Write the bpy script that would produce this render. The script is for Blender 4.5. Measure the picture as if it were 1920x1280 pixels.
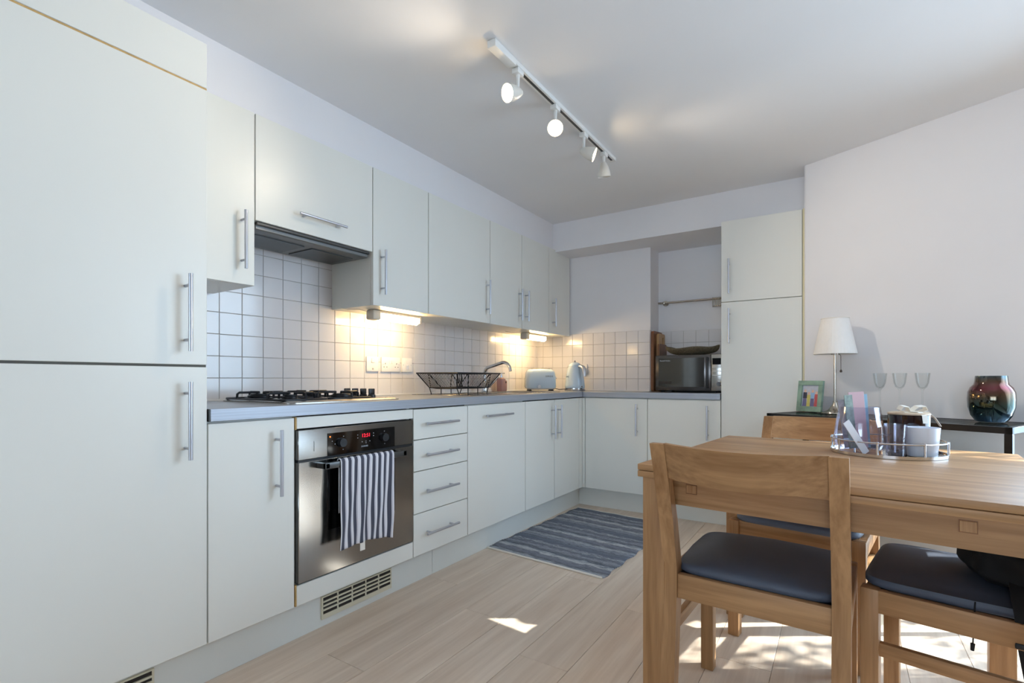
import bpy, bmesh, math, random
from mathutils import Vector, Matrix
random.seed(7)
PI = math.pi
R = math.radians
scene = bpy.context.scene
COL = scene.collection
for o in list(bpy.data.objects):
    bpy.data.objects.remove(o)

# ------------------------------------------------------------------ camera
cam = bpy.data.cameras.new('camera')
cam.sensor_width = 36.0
cam.lens = 942.0 / 1920.0 * 36.0
cam.shift_y = (711.4 - 640.0) / 1920.0
cam.clip_start = 0.02
camo = bpy.data.objects.new('camera', cam)
camo.location = (2.262, -3.898, 0.983)
camo.rotation_euler = (R(90), 0, 0.577)
COL.objects.link(camo)
scene.camera = camo

# ------------------------------------------------------------------ colour management
scene.view_settings.view_transform = 'Standard'
scene.view_settings.look = 'None'
scene.view_settings.exposure = 0.07
scene.view_settings.gamma = 1.0
scene.view_settings.use_curve_mapping = False
cy = scene.cycles
cy.max_bounces = 12
cy.diffuse_bounces = 8
cy.glossy_bounces = 5
cy.transmission_bounces = 10
cy.transparent_max_bounces = 16
cy.caustics_reflective = False
cy.caustics_refractive = False
cy.sample_clamp_indirect = 6.0
cy.use_denoising = True

# ------------------------------------------------------------------ world, sun, window light
world = bpy.data.worlds.new('world')
scene.world = world
world.use_nodes = True
bg = world.node_tree.nodes['Background']
bg.inputs['Color'].default_value = (0.62, 0.78, 1.0, 1)
bg.inputs['Strength'].default_value = 2.6

def light(name, kind, loc, direction, energy, color, **kw):
    l = bpy.data.lights.new(name, kind)
    l.energy = energy
    l.color = color
    for k, v in kw.items():
        setattr(l, k, v)
    o = bpy.data.objects.new(name, l)
    o.location = loc
    o.rotation_euler = Vector(direction).to_track_quat('-Z', 'Y').to_euler()
    COL.objects.link(o)
    return o

SUN_EL = R(29.5)
SUN_DIR = Vector((-0.838 * math.cos(SUN_EL), -0.5455 * math.cos(SUN_EL), -math.sin(SUN_EL)))
light('sun', 'SUN', (6, 2, 4), SUN_DIR, 16.0, (1.0, 0.95, 0.86), angle=R(0.55))
# oblique wall: starts at WP, runs along WU, faces WN
WP = Vector((2.097, -0.45, 0))
WA = -R(25.3)
WU = Vector((math.cos(WA), math.sin(WA), 0))
WN = Vector((math.sin(WA), -math.cos(WA), 0))
ZC = 2.253
light('daylight_balcony_door', 'AREA', WP + WU * 1.87 + WN * 0.03 + Vector((0, 0, 1.05)), Vector((-0.75, -0.66, -0.34)), 58.0,
      (0.58, 0.79, 1.0), shape='RECTANGLE', size=1.65, size_y=2.0, spread=R(142))
light('added_rear_fill', 'AREA', (2.6, -9.93, 1.35), (0, 1, -0.05), 118.0,
      (0.66, 0.83, 1.0), shape='RECTANGLE', size=3.4, size_y=1.5)  # unseen fill light added behind the camera

# ------------------------------------------------------------------ material helpers
def lin(c):
    out = []
    for v in c:
        v = v / 255.0
        out.append(v / 12.92 if v <= 0.04045 else ((v + 0.055) / 1.055) ** 2.4)
    return tuple(out) + (1.0,)

MATS = {}
def nd(nt, t, **kw):
    n = nt.nodes.new(t)
    for k, v in kw.items():
        if k in n.inputs:
            n.inputs[k].default_value = v
        else:
            setattr(n, k, v)
    return n

def mat(name, rgb, rough=0.5, metal=0.0, var=0.04, scale=6.0, bump=0.0, bscale=120.0, coat=0.0, spec=0.5, stretch=(1, 1, 1),
        emit=None, emit_s=0.0, trans=0.0, ior=1.45, sheen=0.0, rvar=0.0):
    if name in MATS:
        return MATS[name]
    m = bpy.data.materials.new(name)
    m.use_nodes = True
    nt = m.node_tree
    b = nt.nodes['Principled BSDF']
    tc = nd(nt, 'ShaderNodeTexCoord')
    mp = nd(nt, 'ShaderNodeMapping')
    mp.inputs['Scale'].default_value = stretch
    nt.links.new(tc.outputs['Object'], mp.inputs['Vector'])
    nz = nd(nt, 'ShaderNodeTexNoise', Scale=scale, Detail=3.0)
    nt.links.new(mp.outputs['Vector'], nz.inputs['Vector'])
    rp = nd(nt, 'ShaderNodeValToRGB')
    c = lin(rgb)
    rp.color_ramp.elements[0].position = 0.3
    rp.color_ramp.elements[1].position = 0.7
    rp.color_ramp.elements[0].color = tuple(max(0, v * (1 - var)) for v in c[:3]) + (1,)
    rp.color_ramp.elements[1].color = tuple(min(1, v * (1 + var)) for v in c[:3]) + (1,)
    nt.links.new(nz.outputs['Fac'], rp.inputs['Fac'])
    nt.links.new(rp.outputs['Color'], b.inputs['Base Color'])
    b.inputs['Roughness'].default_value = rough
    b.inputs['Metallic'].default_value = metal
    b.inputs['Coat Weight'].default_value = coat
    b.inputs['Coat Roughness'].default_value = 0.08
    b.inputs['Specular IOR Level'].default_value = spec
    b.inputs['Transmission Weight'].default_value = trans
    b.inputs['IOR'].default_value = ior
    if sheen:
        b.inputs['Sheen Weight'].default_value = sheen
    if emit:
        b.inputs['Emission Color'].default_value = lin(emit)
        b.inputs['Emission Strength'].default_value = emit_s
    if rvar:
        mr = nd(nt, 'ShaderNodeMapRange')
        mr.inputs['To Min'].default_value = rough - rvar
        mr.inputs['To Max'].default_value = rough + rvar
        nt.links.new(nz.outputs['Fac'], mr.inputs['Value'])
        nt.links.new(mr.outputs['Result'], b.inputs['Roughness'])
    if bump:
        n2 = nd(nt, 'ShaderNodeTexNoise', Scale=bscale, Detail=3.0)
        nt.links.new(mp.outputs['Vector'], n2.inputs['Vector'])
        bp = nd(nt, 'ShaderNodeBump', Strength=bump, Distance=0.002)
        nt.links.new(n2.outputs['Fac'], bp.inputs['Height'])
        nt.links.new(bp.outputs['Normal'], b.inputs['Normal'])
    MATS[name] = m
    return m

def glass_mat(name, tint=(255, 255, 255), refl=0.06, rough=0.0):
    """thin clear glass: transparent with a fresnel reflection, lets daylight pass"""
    if name in MATS:
        return MATS[name]
    m = bpy.data.materials.new(name)
    m.use_nodes = True
    nt = m.node_tree
    out = nt.nodes['Material Output']
    nt.nodes.remove(nt.nodes['Principled BSDF'])
    tr = nd(nt, 'ShaderNodeBsdfTransparent', Color=lin(tint))
    gl = nd(nt, 'ShaderNodeBsdfGlossy', Roughness=rough)
    lw = nd(nt, 'ShaderNodeLayerWeight', Blend=0.25)
    mr = nd(nt, 'ShaderNodeMapRange')
    mr.inputs['To Min'].default_value = refl
    mr.inputs['To Max'].default_value = 0.38
    nt.links.new(lw.outputs['Fresnel'], mr.inputs['Value'])
    mx = nd(nt, 'ShaderNodeMixShader')
    nt.links.new(mr.outputs['Result'], mx.inputs['Fac'])
    nt.links.new(tr.outputs[0], mx.inputs[1])
    nt.links.new(gl.outputs[0], mx.inputs[2])
    nt.links.new(mx.outputs[0], out.inputs['Surface'])
    MATS[name] = m
    return m

def wood_mat(name, dark, light_, axis, rough=0.42, scale=1.0, rnd=0.0):
    """grain running along the local axis (0,1,2)"""
    if name in MATS:
        return MATS[name]
    m = bpy.data.materials.new(name)
    m.use_nodes = True
    nt = m.node_tree
    b = nt.nodes['Principled BSDF']
    tc = nd(nt, 'ShaderNodeTexCoord')
    mp = nd(nt, 'ShaderNodeMapping')
    s = [22.0 * scale] * 3
    s[axis] = 1.1 * scale
    mp.inputs['Scale'].default_value = s
    nt.links.new(tc.outputs['Object'], mp.inputs['Vector'])
    oi = nd(nt, 'ShaderNodeObjectInfo')
    vm = nd(nt, 'ShaderNodeVectorMath', operation='SCALE')
    vm.inputs[0].default_value = (7.3, 5.1, 3.7)
    nt.links.new(oi.outputs['Random'], vm.inputs['Scale'])
    va = nd(nt, 'ShaderNodeVectorMath', operation='ADD')
    nt.links.new(mp.outputs['Vector'], va.inputs[0])
    nt.links.new(vm.outputs[0], va.inputs[1])
    nz = nd(nt, 'ShaderNodeTexNoise', Scale=1.0, Detail=5.0, Roughness=0.6, Distortion=0.6)
    nt.links.new(va.outputs[0], nz.inputs['Vector'])
    n2 = nd(nt, 'ShaderNodeTexNoise', Scale=5.0, Detail=2.0)
    nt.links.new(va.outputs[0], n2.inputs['Vector'])
    ma = nd(nt, 'ShaderNodeMath', operation='MULTIPLY_ADD')
    ma.inputs[1].default_value = 0.35
    nt.links.new(n2.outputs['Fac'], ma.inputs[0])
    nt.links.new(nz.outputs['Fac'], ma.inputs[2])
    rp = nd(nt, 'ShaderNodeValToRGB')
    rp.color_ramp.elements[0].position = 0.42
    rp.color_ramp.elements[1].position = 0.85
    rp.color_ramp.elements[0].color = lin(dark)
    rp.color_ramp.elements[1].color = lin(light_)
    nt.links.new(ma.outputs[0], rp.inputs['Fac'])
    hs = nd(nt, 'ShaderNodeHueSaturation')
    nt.links.new(rp.outputs['Color'], hs.inputs['Color'])
    mr = nd(nt, 'ShaderNodeMapRange')
    mr.inputs['To Min'].default_value = 1.0 - rnd
    mr.inputs['To Max'].default_value = 1.0 + rnd
    nt.links.new(oi.outputs['Random'], mr.inputs['Value'])
    nt.links.new(mr.outputs['Result'], hs.inputs['Value'])
    nt.links.new(hs.outputs['Color'], b.inputs['Base Color'])
    b.inputs['Roughness'].default_value = rough
    b.inputs['Specular IOR Level'].default_value = 0.3
    bp = nd(nt, 'ShaderNodeBump', Strength=0.06, Distance=0.002)
    nt.links.new(n2.outputs['Fac'], bp.inputs['Height'])
    nt.links.new(bp.outputs['Normal'], b.inputs['Normal'])
    MATS[name] = m
    return m

def ramp_stripe_mat(name, stops, repeat, rough=0.9, axis='U', noise=0.0, nscale=60.0, interp='CONSTANT', bump=0.3, stretch=(1, 1, 1)):
    """colour bands along the UV u (or v) coordinate"""
    m = bpy.data.materials.new(name)
    m.use_nodes = True
    nt = m.node_tree
    b = nt.nodes['Principled BSDF']
    uv = nd(nt, 'ShaderNodeTexCoord')
    sp = nd(nt, 'ShaderNodeSeparateXYZ')
    nt.links.new(uv.outputs['UV'], sp.inputs[0])
    mu = nd(nt, 'ShaderNodeMath', operation='MULTIPLY')
    mu.inputs[1].default_value = repeat
    nt.links.new(sp.outputs['X' if axis == 'U' else 'Y'], mu.inputs[0])
    mp = nd(nt, 'ShaderNodeMapping')
    mp.inputs['Scale'].default_value = stretch
    nt.links.new(uv.outputs['Object'], mp.inputs['Vector'])
    nz = nd(nt, 'ShaderNodeTexNoise', Scale=nscale, Detail=4.0, Roughness=0.7)
    nt.links.new(mp.outputs['Vector'], nz.inputs['Vector'])
    ad = nd(nt, 'ShaderNodeMath', operation='MULTIPLY_ADD')
    ad.inputs[1].default_value = noise
    nt.links.new(nz.outputs['Fac'], ad.inputs[0])
    nt.links.new(mu.outputs[0], ad.inputs[2])
    fr = nd(nt, 'ShaderNodeMath', operation='FRACT')
    nt.links.new(ad.outputs[0], fr.inputs[0])
    rp = nd(nt, 'ShaderNodeValToRGB')
    cr = rp.color_ramp
    cr.interpolation = interp
    cr.elements[0].position = stops[0][0]
    cr.elements[0].color = lin(stops[0][1])
    cr.elements[1].position = stops[1][0]
    cr.elements[1].color = lin(stops[1][1])
    for p, c in stops[2:]:
        e = cr.elements.new(p)
        e.color = lin(c)
    nt.links.new(fr.outputs[0], rp.inputs['Fac'])
    nt.links.new(rp.outputs['Color'], b.inputs['Base Color'])
    b.inputs['Roughness'].default_value = rough
    bp = nd(nt, 'ShaderNodeBump', Strength=bump, Distance=0.003)
    nt.links.new(nz.outputs['Fac'], bp.inputs['Height'])
    nt.links.new(bp.outputs['Normal'], b.inputs['Normal'])
    MATS[name] = m
    return m

# ------------------------------------------------------------------ materials
M = {}
M['paint'] = mat('white_wall_paint', (233, 232, 235), 0.75, var=0.012, scale=2.5, bump=0.05, bscale=260)
M['ceiling'] = mat('ceiling_paint', (234, 234, 236), 0.8, var=0.012, scale=1.5, bump=0.03, bscale=200)
M['cab'] = mat('cream_laminate', (232, 232, 226), 0.33, var=0.012, scale=1.5, spec=0.45)
M['cab_edge'] = mat('cream_edging', (224, 214, 178), 0.4, var=0.03)
M['chip'] = mat('bare_chipboard', (196, 160, 104), 0.7, var=0.15, scale=60)
M['shadow_gap'] = mat('gap_shade_tone', (92, 90, 84), 0.7)  # dark tone painted in for the shade inside gaps between fronts
M['handle'] = mat('satin_aluminium', (196, 198, 206), 0.32, 0.85, var=0.03)
M['tile'] = mat('white_glazed_tile', (226, 223, 224), 0.16, var=0.02, scale=3, coat=0.3)
M['grout'] = mat('grey_grout', (186, 180, 176), 0.85, var=0.06, scale=40)
M['worktop'] = mat('grey_metallic_laminate', (158, 161, 168), 0.32, 0.35, var=0.05, scale=30, stretch=(6, 0.4, 6), bump=0.03)
M['worktop_edge'] = mat('ribbed_worktop_edge', (166, 171, 181), 0.38, 0.35, var=0.16, scale=4, stretch=(0.3, 0.3, 90))
M['steel'] = mat('brushed_steel', (168, 164, 158), 0.24, 0.95, var=0.05, scale=14, stretch=(1, 0.3, 40), rvar=0.05)
M['oven_steel'] = mat('oven_brushed_steel', (150, 147, 143), 0.17, 0.97, var=0.03, scale=14, stretch=(1, 40, 0.3), rvar=0.03)
M['chrome'] = mat('chrome', (215, 217, 220), 0.07, 1.0, var=0.01)
M['nickel'] = mat('brushed_nickel', (186, 178, 166), 0.2, 1.0, var=0.03)
M['iron'] = mat('black_enamelled_iron', (26, 28, 34), 0.35, 0.2, var=0.1, scale=30)
M['blackglass'] = mat('black_glass', (9, 9, 11), 0.05, var=0.0, coat=0.6)
M['blackplastic'] = mat('black_plastic', (30, 31, 35), 0.35, var=0.05)
M['dkgrey'] = mat('dark_grey_metal', (84, 84, 84), 0.35, 0.7, var=0.05)
M['hood_grey'] = mat('hood_grey_filter', (120, 121, 121), 0.4, 0.5, var=0.05)
M['whiteplastic'] = mat('white_plastic', (240, 238, 236), 0.3, var=0.01)
M['hole'] = mat('socket_hole', (44, 38, 34), 0.7)
M['lightfix'] = mat('light_fitting_grey', (206, 200, 188), 0.45, var=0.02)
M['tube'] = mat('lit_diffuser', (255, 246, 228), 0.4, emit=(255, 214, 150), emit_s=52.0)
M['lampface'] = mat('lit_lamp_glass', (255, 244, 226), 0.3, emit=(255, 224, 176), emit_s=60.0)
M['white_enamel'] = mat('white_enamel', (232, 231, 228), 0.35, var=0.01)
M['frost'] = mat('frosted_white_glass', (222, 218, 210), 0.3, var=0.02)
M['blue'] = mat('pastel_blue_enamel', (194, 213, 230), 0.16, var=0.01, coat=0.5)
M['pink'] = mat('pink_soap_bottle', (226, 170, 158), 0.2, var=0.06, coat=0.3, trans=0.25)
M['oakx'] = wood_mat('oak_along_x', (140, 101, 65), (184, 142, 100), 0, rnd=0.05)
M['oaky'] = wood_mat('oak_along_y', (140, 101, 65), (184, 142, 100), 1, rnd=0.05)
M['oakz'] = wood_mat('oak_along_z', (140, 101, 65), (184, 142, 100), 2, rnd=0.05)
M['oak_end'] = wood_mat('oak_end_grain', (134, 92, 56), (180, 138, 96), 2, scale=3.0)
M['floor_wood'] = wood_mat('beech_laminate', (210, 188, 168), (234, 216, 198), 1, rough=0.34, scale=0.75, rnd=0.045)
M['floor_gap'] = mat('floor_joint', (120, 92, 72), 0.8)
M['seat'] = mat('dark_grey_seat_leatherette', (80, 87, 102), 0.55, var=0.06, scale=9, bump=0.12, bscale=420)
M['walnut'] = wood_mat('brown_board_wood', (96, 62, 40), (138, 94, 62), 2)
M['maple'] = wood_mat('pale_board_wood', (176, 132, 84), (206, 168, 118), 2)
M['woven'] = mat('woven_brown_fibre', (104, 96, 78), 0.8, var=0.35, scale=90, bump=0.6, bscale=300)
M['shade'] = mat('white_lampshade_fabric', (240, 236, 232), 0.85, var=0.02, scale=20)
M['cord'] = mat('brown_cord', (74, 62, 54), 0.6)
M['console'] = mat('black_console_metal', (24, 25, 27), 0.3, 0.2, var=0.05)
M['glass'] = glass_mat('clear_glass', (252, 253, 253), 0.02)
M['glass_jug'] = glass_mat('jug_glass', (244, 244, 250), 0.07)
M['glass_top'] = glass_mat('console_glass', (214, 224, 222), 0.12)
M['pane'] = glass_mat('window_pane', (246, 250, 252), 0.04)
M['bag'] = mat('black_nylon', (13, 13, 15), 0.75, var=0.15, scale=30, bump=0.25, bscale=300)
M['paper'] = mat('white_card', (236, 238, 246), 0.6, var=0.01)
M['ribbon'] = mat('white_ribbon', (236, 230, 220), 0.5, var=0.02)
M['amber'] = mat('dark_amber_glass', (38, 16, 12), 0.06, var=0.1, coat=0.5)
M['ceramic'] = mat('white_ceramic', (228, 232, 242), 0.25, var=0.01, coat=0.2)
M['plinth'] = mat('plinth_laminate', (224, 226, 222), 0.4, var=0.015, scale=2)
M['vent'] = mat('cream_vent_plastic', (214, 208, 186), 0.5, var=0.02)
M['rubber'] = mat('dark_rubber', (36, 34, 36), 0.7)

# ------------------------------------------------------------------ mesh builder
class MB:
    def __init__(self):
        self.v = []
        self.f = []
        self.m = []
        self.uv = None
    def _add(self, vs, fs, mi=0):
        n = len(self.v)
        self.v += [tuple(p) for p in vs]
        self.f += [tuple(n + i for i in f) for f in fs]
        self.m += [mi] * len(fs)
        return self
    def box(self, x0, x1, y0, y1, z0, z1, bev=0.0, mi=0, mx=None, seg=2):
        bm = bmesh.new()
        bmesh.ops.create_cube(bm, size=1.0)
        for v in bm.verts:
            v.co = Vector(((x0 + x1) / 2 + v.co.x * (x1 - x0), (y0 + y1) / 2 + v.co.y * (y1 - y0), (z0 + z1) / 2 + v.co.z * (z1 - z0)))
        if bev:
            bmesh.ops.bevel(bm, geom=list(bm.edges), offset=bev, segments=seg, affect='EDGES', profile=0.5)
        if mx is not None:
            bmesh.ops.transform(bm, matrix=mx, verts=bm.verts)
        bm.verts.index_update()
        self._add([v.co for v in bm.verts], [[v.index for v in f.verts] for f in bm.faces], mi)
        bm.free()
        return self
    def cyl(self, p0, p1, r0, r1=None, seg=16, mi=0, caps=True):
        r1 = r0 if r1 is None else r1
        p0, p1 = Vector(p0), Vector(p1)
        d = (p1 - p0).normalized()
        a = d.orthogonal().normalized()
        b = d.cross(a)
        vs, fs = [], []
        for p, r in ((p0, r0), (p1, r1)):
            for i in range(seg):
                t = 2 * PI * i / seg
                vs.append(p + a * (r * math.cos(t)) + b * (r * math.sin(t)))
        for i in range(seg):
            j = (i + 1) % seg
            fs.append((i, j, seg + j, seg + i))
        if caps:
            fs.append(tuple(range(seg))[::-1])
            fs.append(tuple(range(seg, 2 * seg)))
        return self._add(vs, fs, mi)
    def tube(self, pts, r, seg=8, closed=False, mi=0, sx=1.0):
        pts = [Vector(p) for p in pts]
        n = len(pts)
        vs, fs = [], []
        up = None
        for i, p in enumerate(pts):
            if closed:
                t = (pts[(i + 1) % n] - pts[i - 1]).normalized()
            else:
                t = (pts[min(i + 1, n - 1)] - pts[max(i - 1, 0)]).normalized()
            if up is None:
                up = t.orthogonal().normalized()
            a = (up - t * up.dot(t))
            a = a.normalized() if a.length > 1e-6 else t.orthogonal().normalized()
            b = t.cross(a)
            up = a
            rr = r[i] if isinstance(r, (list, tuple)) else r
            for k in range(seg):
                th = 2 * PI * k / seg
                vs.append(p + a * (rr * math.cos(th) * sx) + b * (rr * math.sin(th)))
        m = n if closed else n - 1
        for i in range(m):
            for k in range(seg):
                k2 = (k + 1) % seg
                i2 = (i + 1) % n
                fs.append((i * seg + k, i * seg + k2, i2 * seg + k2, i2 * seg + k))
        if not closed:
            fs.append(tuple(range(seg))[::-1])
            fs.append(tuple((n - 1) * seg + k for k in range(seg)))
        return self._add(vs, fs, mi)
    def lathe(self, prof, seg=32, c=(0, 0, 0), mi=0, wob=None):
        vs, fs = [], []
        n = len(prof)
        for i, (r, z) in enumerate(prof):
            for k in range(seg):
                t = 2 * PI * k / seg
                rr = max(r, 1e-5) * (wob(t, i) if wob else 1.0)
                vs.append((c[0] + rr * math.cos(t), c[1] + rr * math.sin(t), c[2] + z))
        for i in range(n - 1):
            for k in range(seg):
                k2 = (k + 1) % seg
                fs.append((i * seg + k, i * seg + k2, (i + 1) * seg + k2, (i + 1) * seg + k))
        return self._add(vs, fs, mi)
    def prism(self, poly, z0, z1, mi=0, mx=None):
        n = len(poly)
        vs = [Vector((x, y, z0)) for x, y in poly] + [Vector((x, y, z1)) for x, y in poly]
        if mx is not None:
            vs = [mx @ v for v in vs]
        fs = [tuple(range(n))[::-1], tuple(range(n, 2 * n))] + [(i, (i + 1) % n, n + (i + 1) % n, n + i) for i in range(n)]
        return self._add(vs, fs, mi)
    def sweep(self, secs, mi=0, cap=True):
        """loft between rings of equal point count"""
        n = len(secs[0])
        vs = [p for s in secs for p in s]
        fs = []
        for i in range(len(secs) - 1):
            for k in range(n):
                k2 = (k + 1) % n
                fs.append((i * n + k, i * n + k2, (i + 1) * n + k2, (i + 1) * n + k))
        if cap:
            fs.append(tuple(range(n))[::-1])
            fs.append(tuple((len(secs) - 1) * n + k for k in range(n)))
        return self._add(vs, fs, mi)
    def grid(self, fn, nu, nv, mi=0, uv=True):
        vs, fs, uvs = [], [], []
        for j in range(nv + 1):
            for i in range(nu + 1):
                vs.append(fn(i / nu, j / nv))
                uvs.append((i / nu, j / nv))
        for j in range(nv):
            for i in range(nu):
                a = j * (nu + 1) + i
                fs.append((a, a + 1, a + nu + 2, a + nu + 1))
        if uv and not self.v:
            self.uv = uvs
        return self._add(vs, fs, mi)
    def mesh(self, name, mats, smooth=True, angle=38):
        me = bpy.data.meshes.new(name)
        me.from_pydata(self.v, [], self.f)
        for mm in (mats if isinstance(mats, (list, tuple)) else [mats]):
            me.materials.append(mm)
        if any(self.m):
            me.polygons.foreach_set('material_index', self.m)
        if self.uv:
            l = me.uv_layers.new(name='UVMap')
            for p in me.polygons:
                for li in p.loop_indices:
                    vi = me.loops[li].vertex_index
                    l.data[li].uv = self.uv[vi] if vi < len(self.uv) else (0, 0)
        bm = bmesh.new()
        bm.from_mesh(me)
        bmesh.ops.recalc_face_normals(bm, faces=bm.faces)
        bm.to_mesh(me)
        bm.free()
        if smooth:
            me.polygons.foreach_set('use_smooth', [True] * len(me.polygons))
            me.set_sharp_from_angle(angle=R(angle))
        me.update()
        return me
    def build(self, name, mats, parent=None, loc=(0, 0, 0), rot=(0, 0, 0), smooth=True, angle=38):
        return link(name, self.mesh(name, mats, smooth, angle), parent, loc, rot)

def link(name, me, parent=None, loc=(0, 0, 0), rot=(0, 0, 0), scale=(1, 1, 1)):
    o = bpy.data.objects.new(name, me)
    o.parent = parent
    o.location = loc
    o.rotation_euler = rot
    o.scale = scale
    COL.objects.link(o)
    return o

def tag(o, label, cat, group=None):
    o['label'] = label
    o['category'] = cat
    if group:
        o['group'] = group
    return o

def thing(name, label, cat, loc=(0, 0, 0), rotz=0.0, group=None):
    o = bpy.data.objects.new(name, None)
    o.empty_display_size = 0.05
    o.location = loc
    o.rotation_euler = (0, 0, rotz)
    COL.objects.link(o)
    return tag(o, label, cat, group)

def struct(o):
    o['kind'] = 'structure'
    return o

def copy_tree(o, parent=None):
    c = o.copy()
    COL.objects.link(c)
    c.parent = parent
    for ch in list(o.children):
        copy_tree(ch, c)
    return c

def text_mesh(s, size, depth=0.0004):
    cu = bpy.data.curves.new('lettering', 'FONT')
    cu.body = s
    cu.size = size
    cu.extrude = depth
    cu.align_x = 'CENTER'
    cu.align_y = 'CENTER'
    ob = bpy.data.objects.new('lettering', cu)
    COL.objects.link(ob)
    bpy.context.view_layer.update()
    me = bpy.data.meshes.new_from_object(ob.evaluated_get(bpy.context.evaluated_depsgraph_get()))
    bpy.data.objects.remove(ob)
    return me

# ================================================================== THE SETTING
YA, YB, YC, YD, YE, YF, YK = -3.102, -2.798, -2.198, -1.791, -1.205, -0.821, -0.372
XD, XW, XP = 0.610, 0.620, 0.536           # door front, worktop front, plinth front of the left run
ZP, ZU, ZW = 0.158, 0.851, 0.891           # plinth top, worktop underside, worktop top
U = [-3.098, -2.783, -2.182, -1.778, -1.180, -0.782, -0.375, -0.004]   # wall cupboard joints
ZUB, ZUT, XU = 1.354, 2.040, 0.320

# floor with single planks
fl = struct(MB().box(-0.1, 5.3, -10.1, 0.35, -0.10, -0.010).build('floor', M['floor_gap'], smooth=False))
PW, PL = 0.192, 1.285
plank = MB().box(0, PW - 0.0012, 0, PL - 0.0012, -0.010, 0, 0.0008, seg=1).mesh('plank', M['floor_wood'])
row = 0
x = -0.04
while x < 5.2:
    y = -10.1 + ((row * 0.43) % 1.0) * PL - PL
    while y < 0.3:
        y0, y1 = max(y, -10.1), min(y + PL, 0.33)
        if y1 - y0 > 0.05:
            link('plank', plank, fl, (x, y0, 0), scale=(1, (y1 - y0) / PL, 1))
        y += PL
    x += PW
    row += 1

ce = [WP + WU * 3.4 + WN * -.2, WP + WU * .0 + WN * -.2]
struct(MB().prism([(-.1, -10.1), (5.2, -10.1), (5.2, ce[0].y)] + [(p.x, p.y) for p in ce] + [(2.25, .35), (-.1, .35)], ZC, ZC + .1).build('ceiling', M['ceiling'], smooth=False))
wl = struct(MB().box(-0.15, -0.008, -10.1, 0.35, 0, ZC).build('wall_left', M['paint'], smooth=False))
wb = struct(MB().box(-0.008, 1.019, 0.008, 0.35, 0, ZC).build('wall_back', M['paint'], smooth=False))
wn = struct(MB().box(1.019, 2.09, 0.218, 0.35, 0, ZC).build('wall_niche', M['paint'], smooth=False))

# tiles
def tile_mesh(w, h):
    return MB().box(0.0012, w - 0.0012, 0, 0.007, 0.0012, h - 0.0012, 0.0011, seg=1).mesh('tile', M['tile'])
TW, TH = 0.0997, 0.0955
tm = tile_mesh(TW, TH)
MB().box(-0.008, -0.003, -3.10, 0.0, 0.88, 1.372).box(-0.008, -0.003, -2.79, -2.17, 1.372, 1.66).build('grout', M['grout'], wl, smooth=False)
k = -4
while True:
    y0 = -2.7595 + TW * k
    if y0 > -0.01:
        break
    ya, yb = max(y0, -3.10), min(y0 + TW, -0.0005)
    rows = 8 if (y0 + TW > -2.80 and y0 < -2.17) else 5
    for r in range(rows):
        # face towards +x: local y of the tile -> -x
        link('tile', tm, wl, (-0.007, ya, 0.8945 + r * TH), (0, 0, R(90)), ((yb - ya) / TW, -1, 1))
    k += 1
TWB = 0.0964
MB().box(0.0, 1.017, 0.003, 0.008, 0.88, 1.372).build('grout', M['grout'], wb, smooth=False)
MB().box(1.021, 1.66, 0.213, 0.218, 0.88, 1.372).build('grout', M['grout'], wn, smooth=False)
MB().box(1.019, 1.024, 0.010, 0.213, 0.88, 1.372).build('grout', M['grout'], wb, smooth=False)
for k in range(12):
    x0 = 1.0185 - TWB * (k + 1)
    xa = max(x0, 0.0005)
    if x0 + TWB < 0.01:
        break
    for r in range(5):
        link('tile', tm, wb, (xa, 0.0, 0.8945 + r * TH), (0, 0, 0), ((x0 + TWB - xa) / TW, 1, 1))
for k in range(7):
    x0 = 1.028 + TWB * k
    for r in range(5):
        link('tile', tm, wn, (x0, 0.2105, 0.8945 + r * TH), (0, 0, 0), (min(TWB, 1.66 - x0) / TW, 1, 1))
for k in range(2):
    for r in range(5):
        link('tile', tm, wb, (1.0262, 0.012 + k * TW, 0.8945 + r * TH), (0, 0, R(90)), (1, -1, 1))

# bulkheads
struct(MB().box(-0.008, 0.300, -10.1, 0.008, ZUT + 0.002, ZC).build('trim_1', M['paint'], smooth=False))
struct(MB().box(0.300, 2.088, -0.265, 0.218, 2.024, ZC).build('trim_2', M['paint'], smooth=False))

# oblique wall with a glazed door, seen only by its light and reflections
def owall(mb, s0, s1, d0, d1, z0, z1, mi=0):
    pts = [WP + WU * s + WN * d for s, d in ((s0, d0), (s1, d0), (s1, d1), (s0, d1))]
    return mb.prism([(p.x, p.y) for p in pts], z0, z1, mi)
OS0, OS1, OZ1 = 0.99, 2.74, 2.10
b = MB()
owall(b, 0, OS0, 0, -0.20, 0, ZC)
owall(b, OS0, OS1, 0, -0.20, OZ1, ZC)
owall(b, OS1, 3.35, 0, -0.20, 0, ZC)
b.prism([(2.090, -0.44), (2.097, -0.45), (2.25, -0.42), (2.25, 0.35), (2.090, 0.35)], 0, ZC)
wr = struct(b.build('wall_right', M['paint'], smooth=False))
b = MB()
for s0, s1, z0, z1 in ((OS0, OS0 + .06, 0, OZ1), (OS1 - .06, OS1, 0, OZ1), (OS0, OS1, 0, .08), (OS0, OS1, OZ1 - .06, OZ1),
                       (1.92, 1.98, .08, OZ1 - .06)):
    owall(b, s0, s1, -0.07, -0.13, z0, z1)
d1 = struct(b.build('door_1', M['white_enamel'], smooth=False))
for s0, s1 in ((OS0 + .06, 1.92), (1.98, OS1 - .06)):
    owall(MB(), s0, s1, -0.095, -0.105, .08, OZ1 - .06).build('pane', M['pane'], d1, smooth=False)
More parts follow.
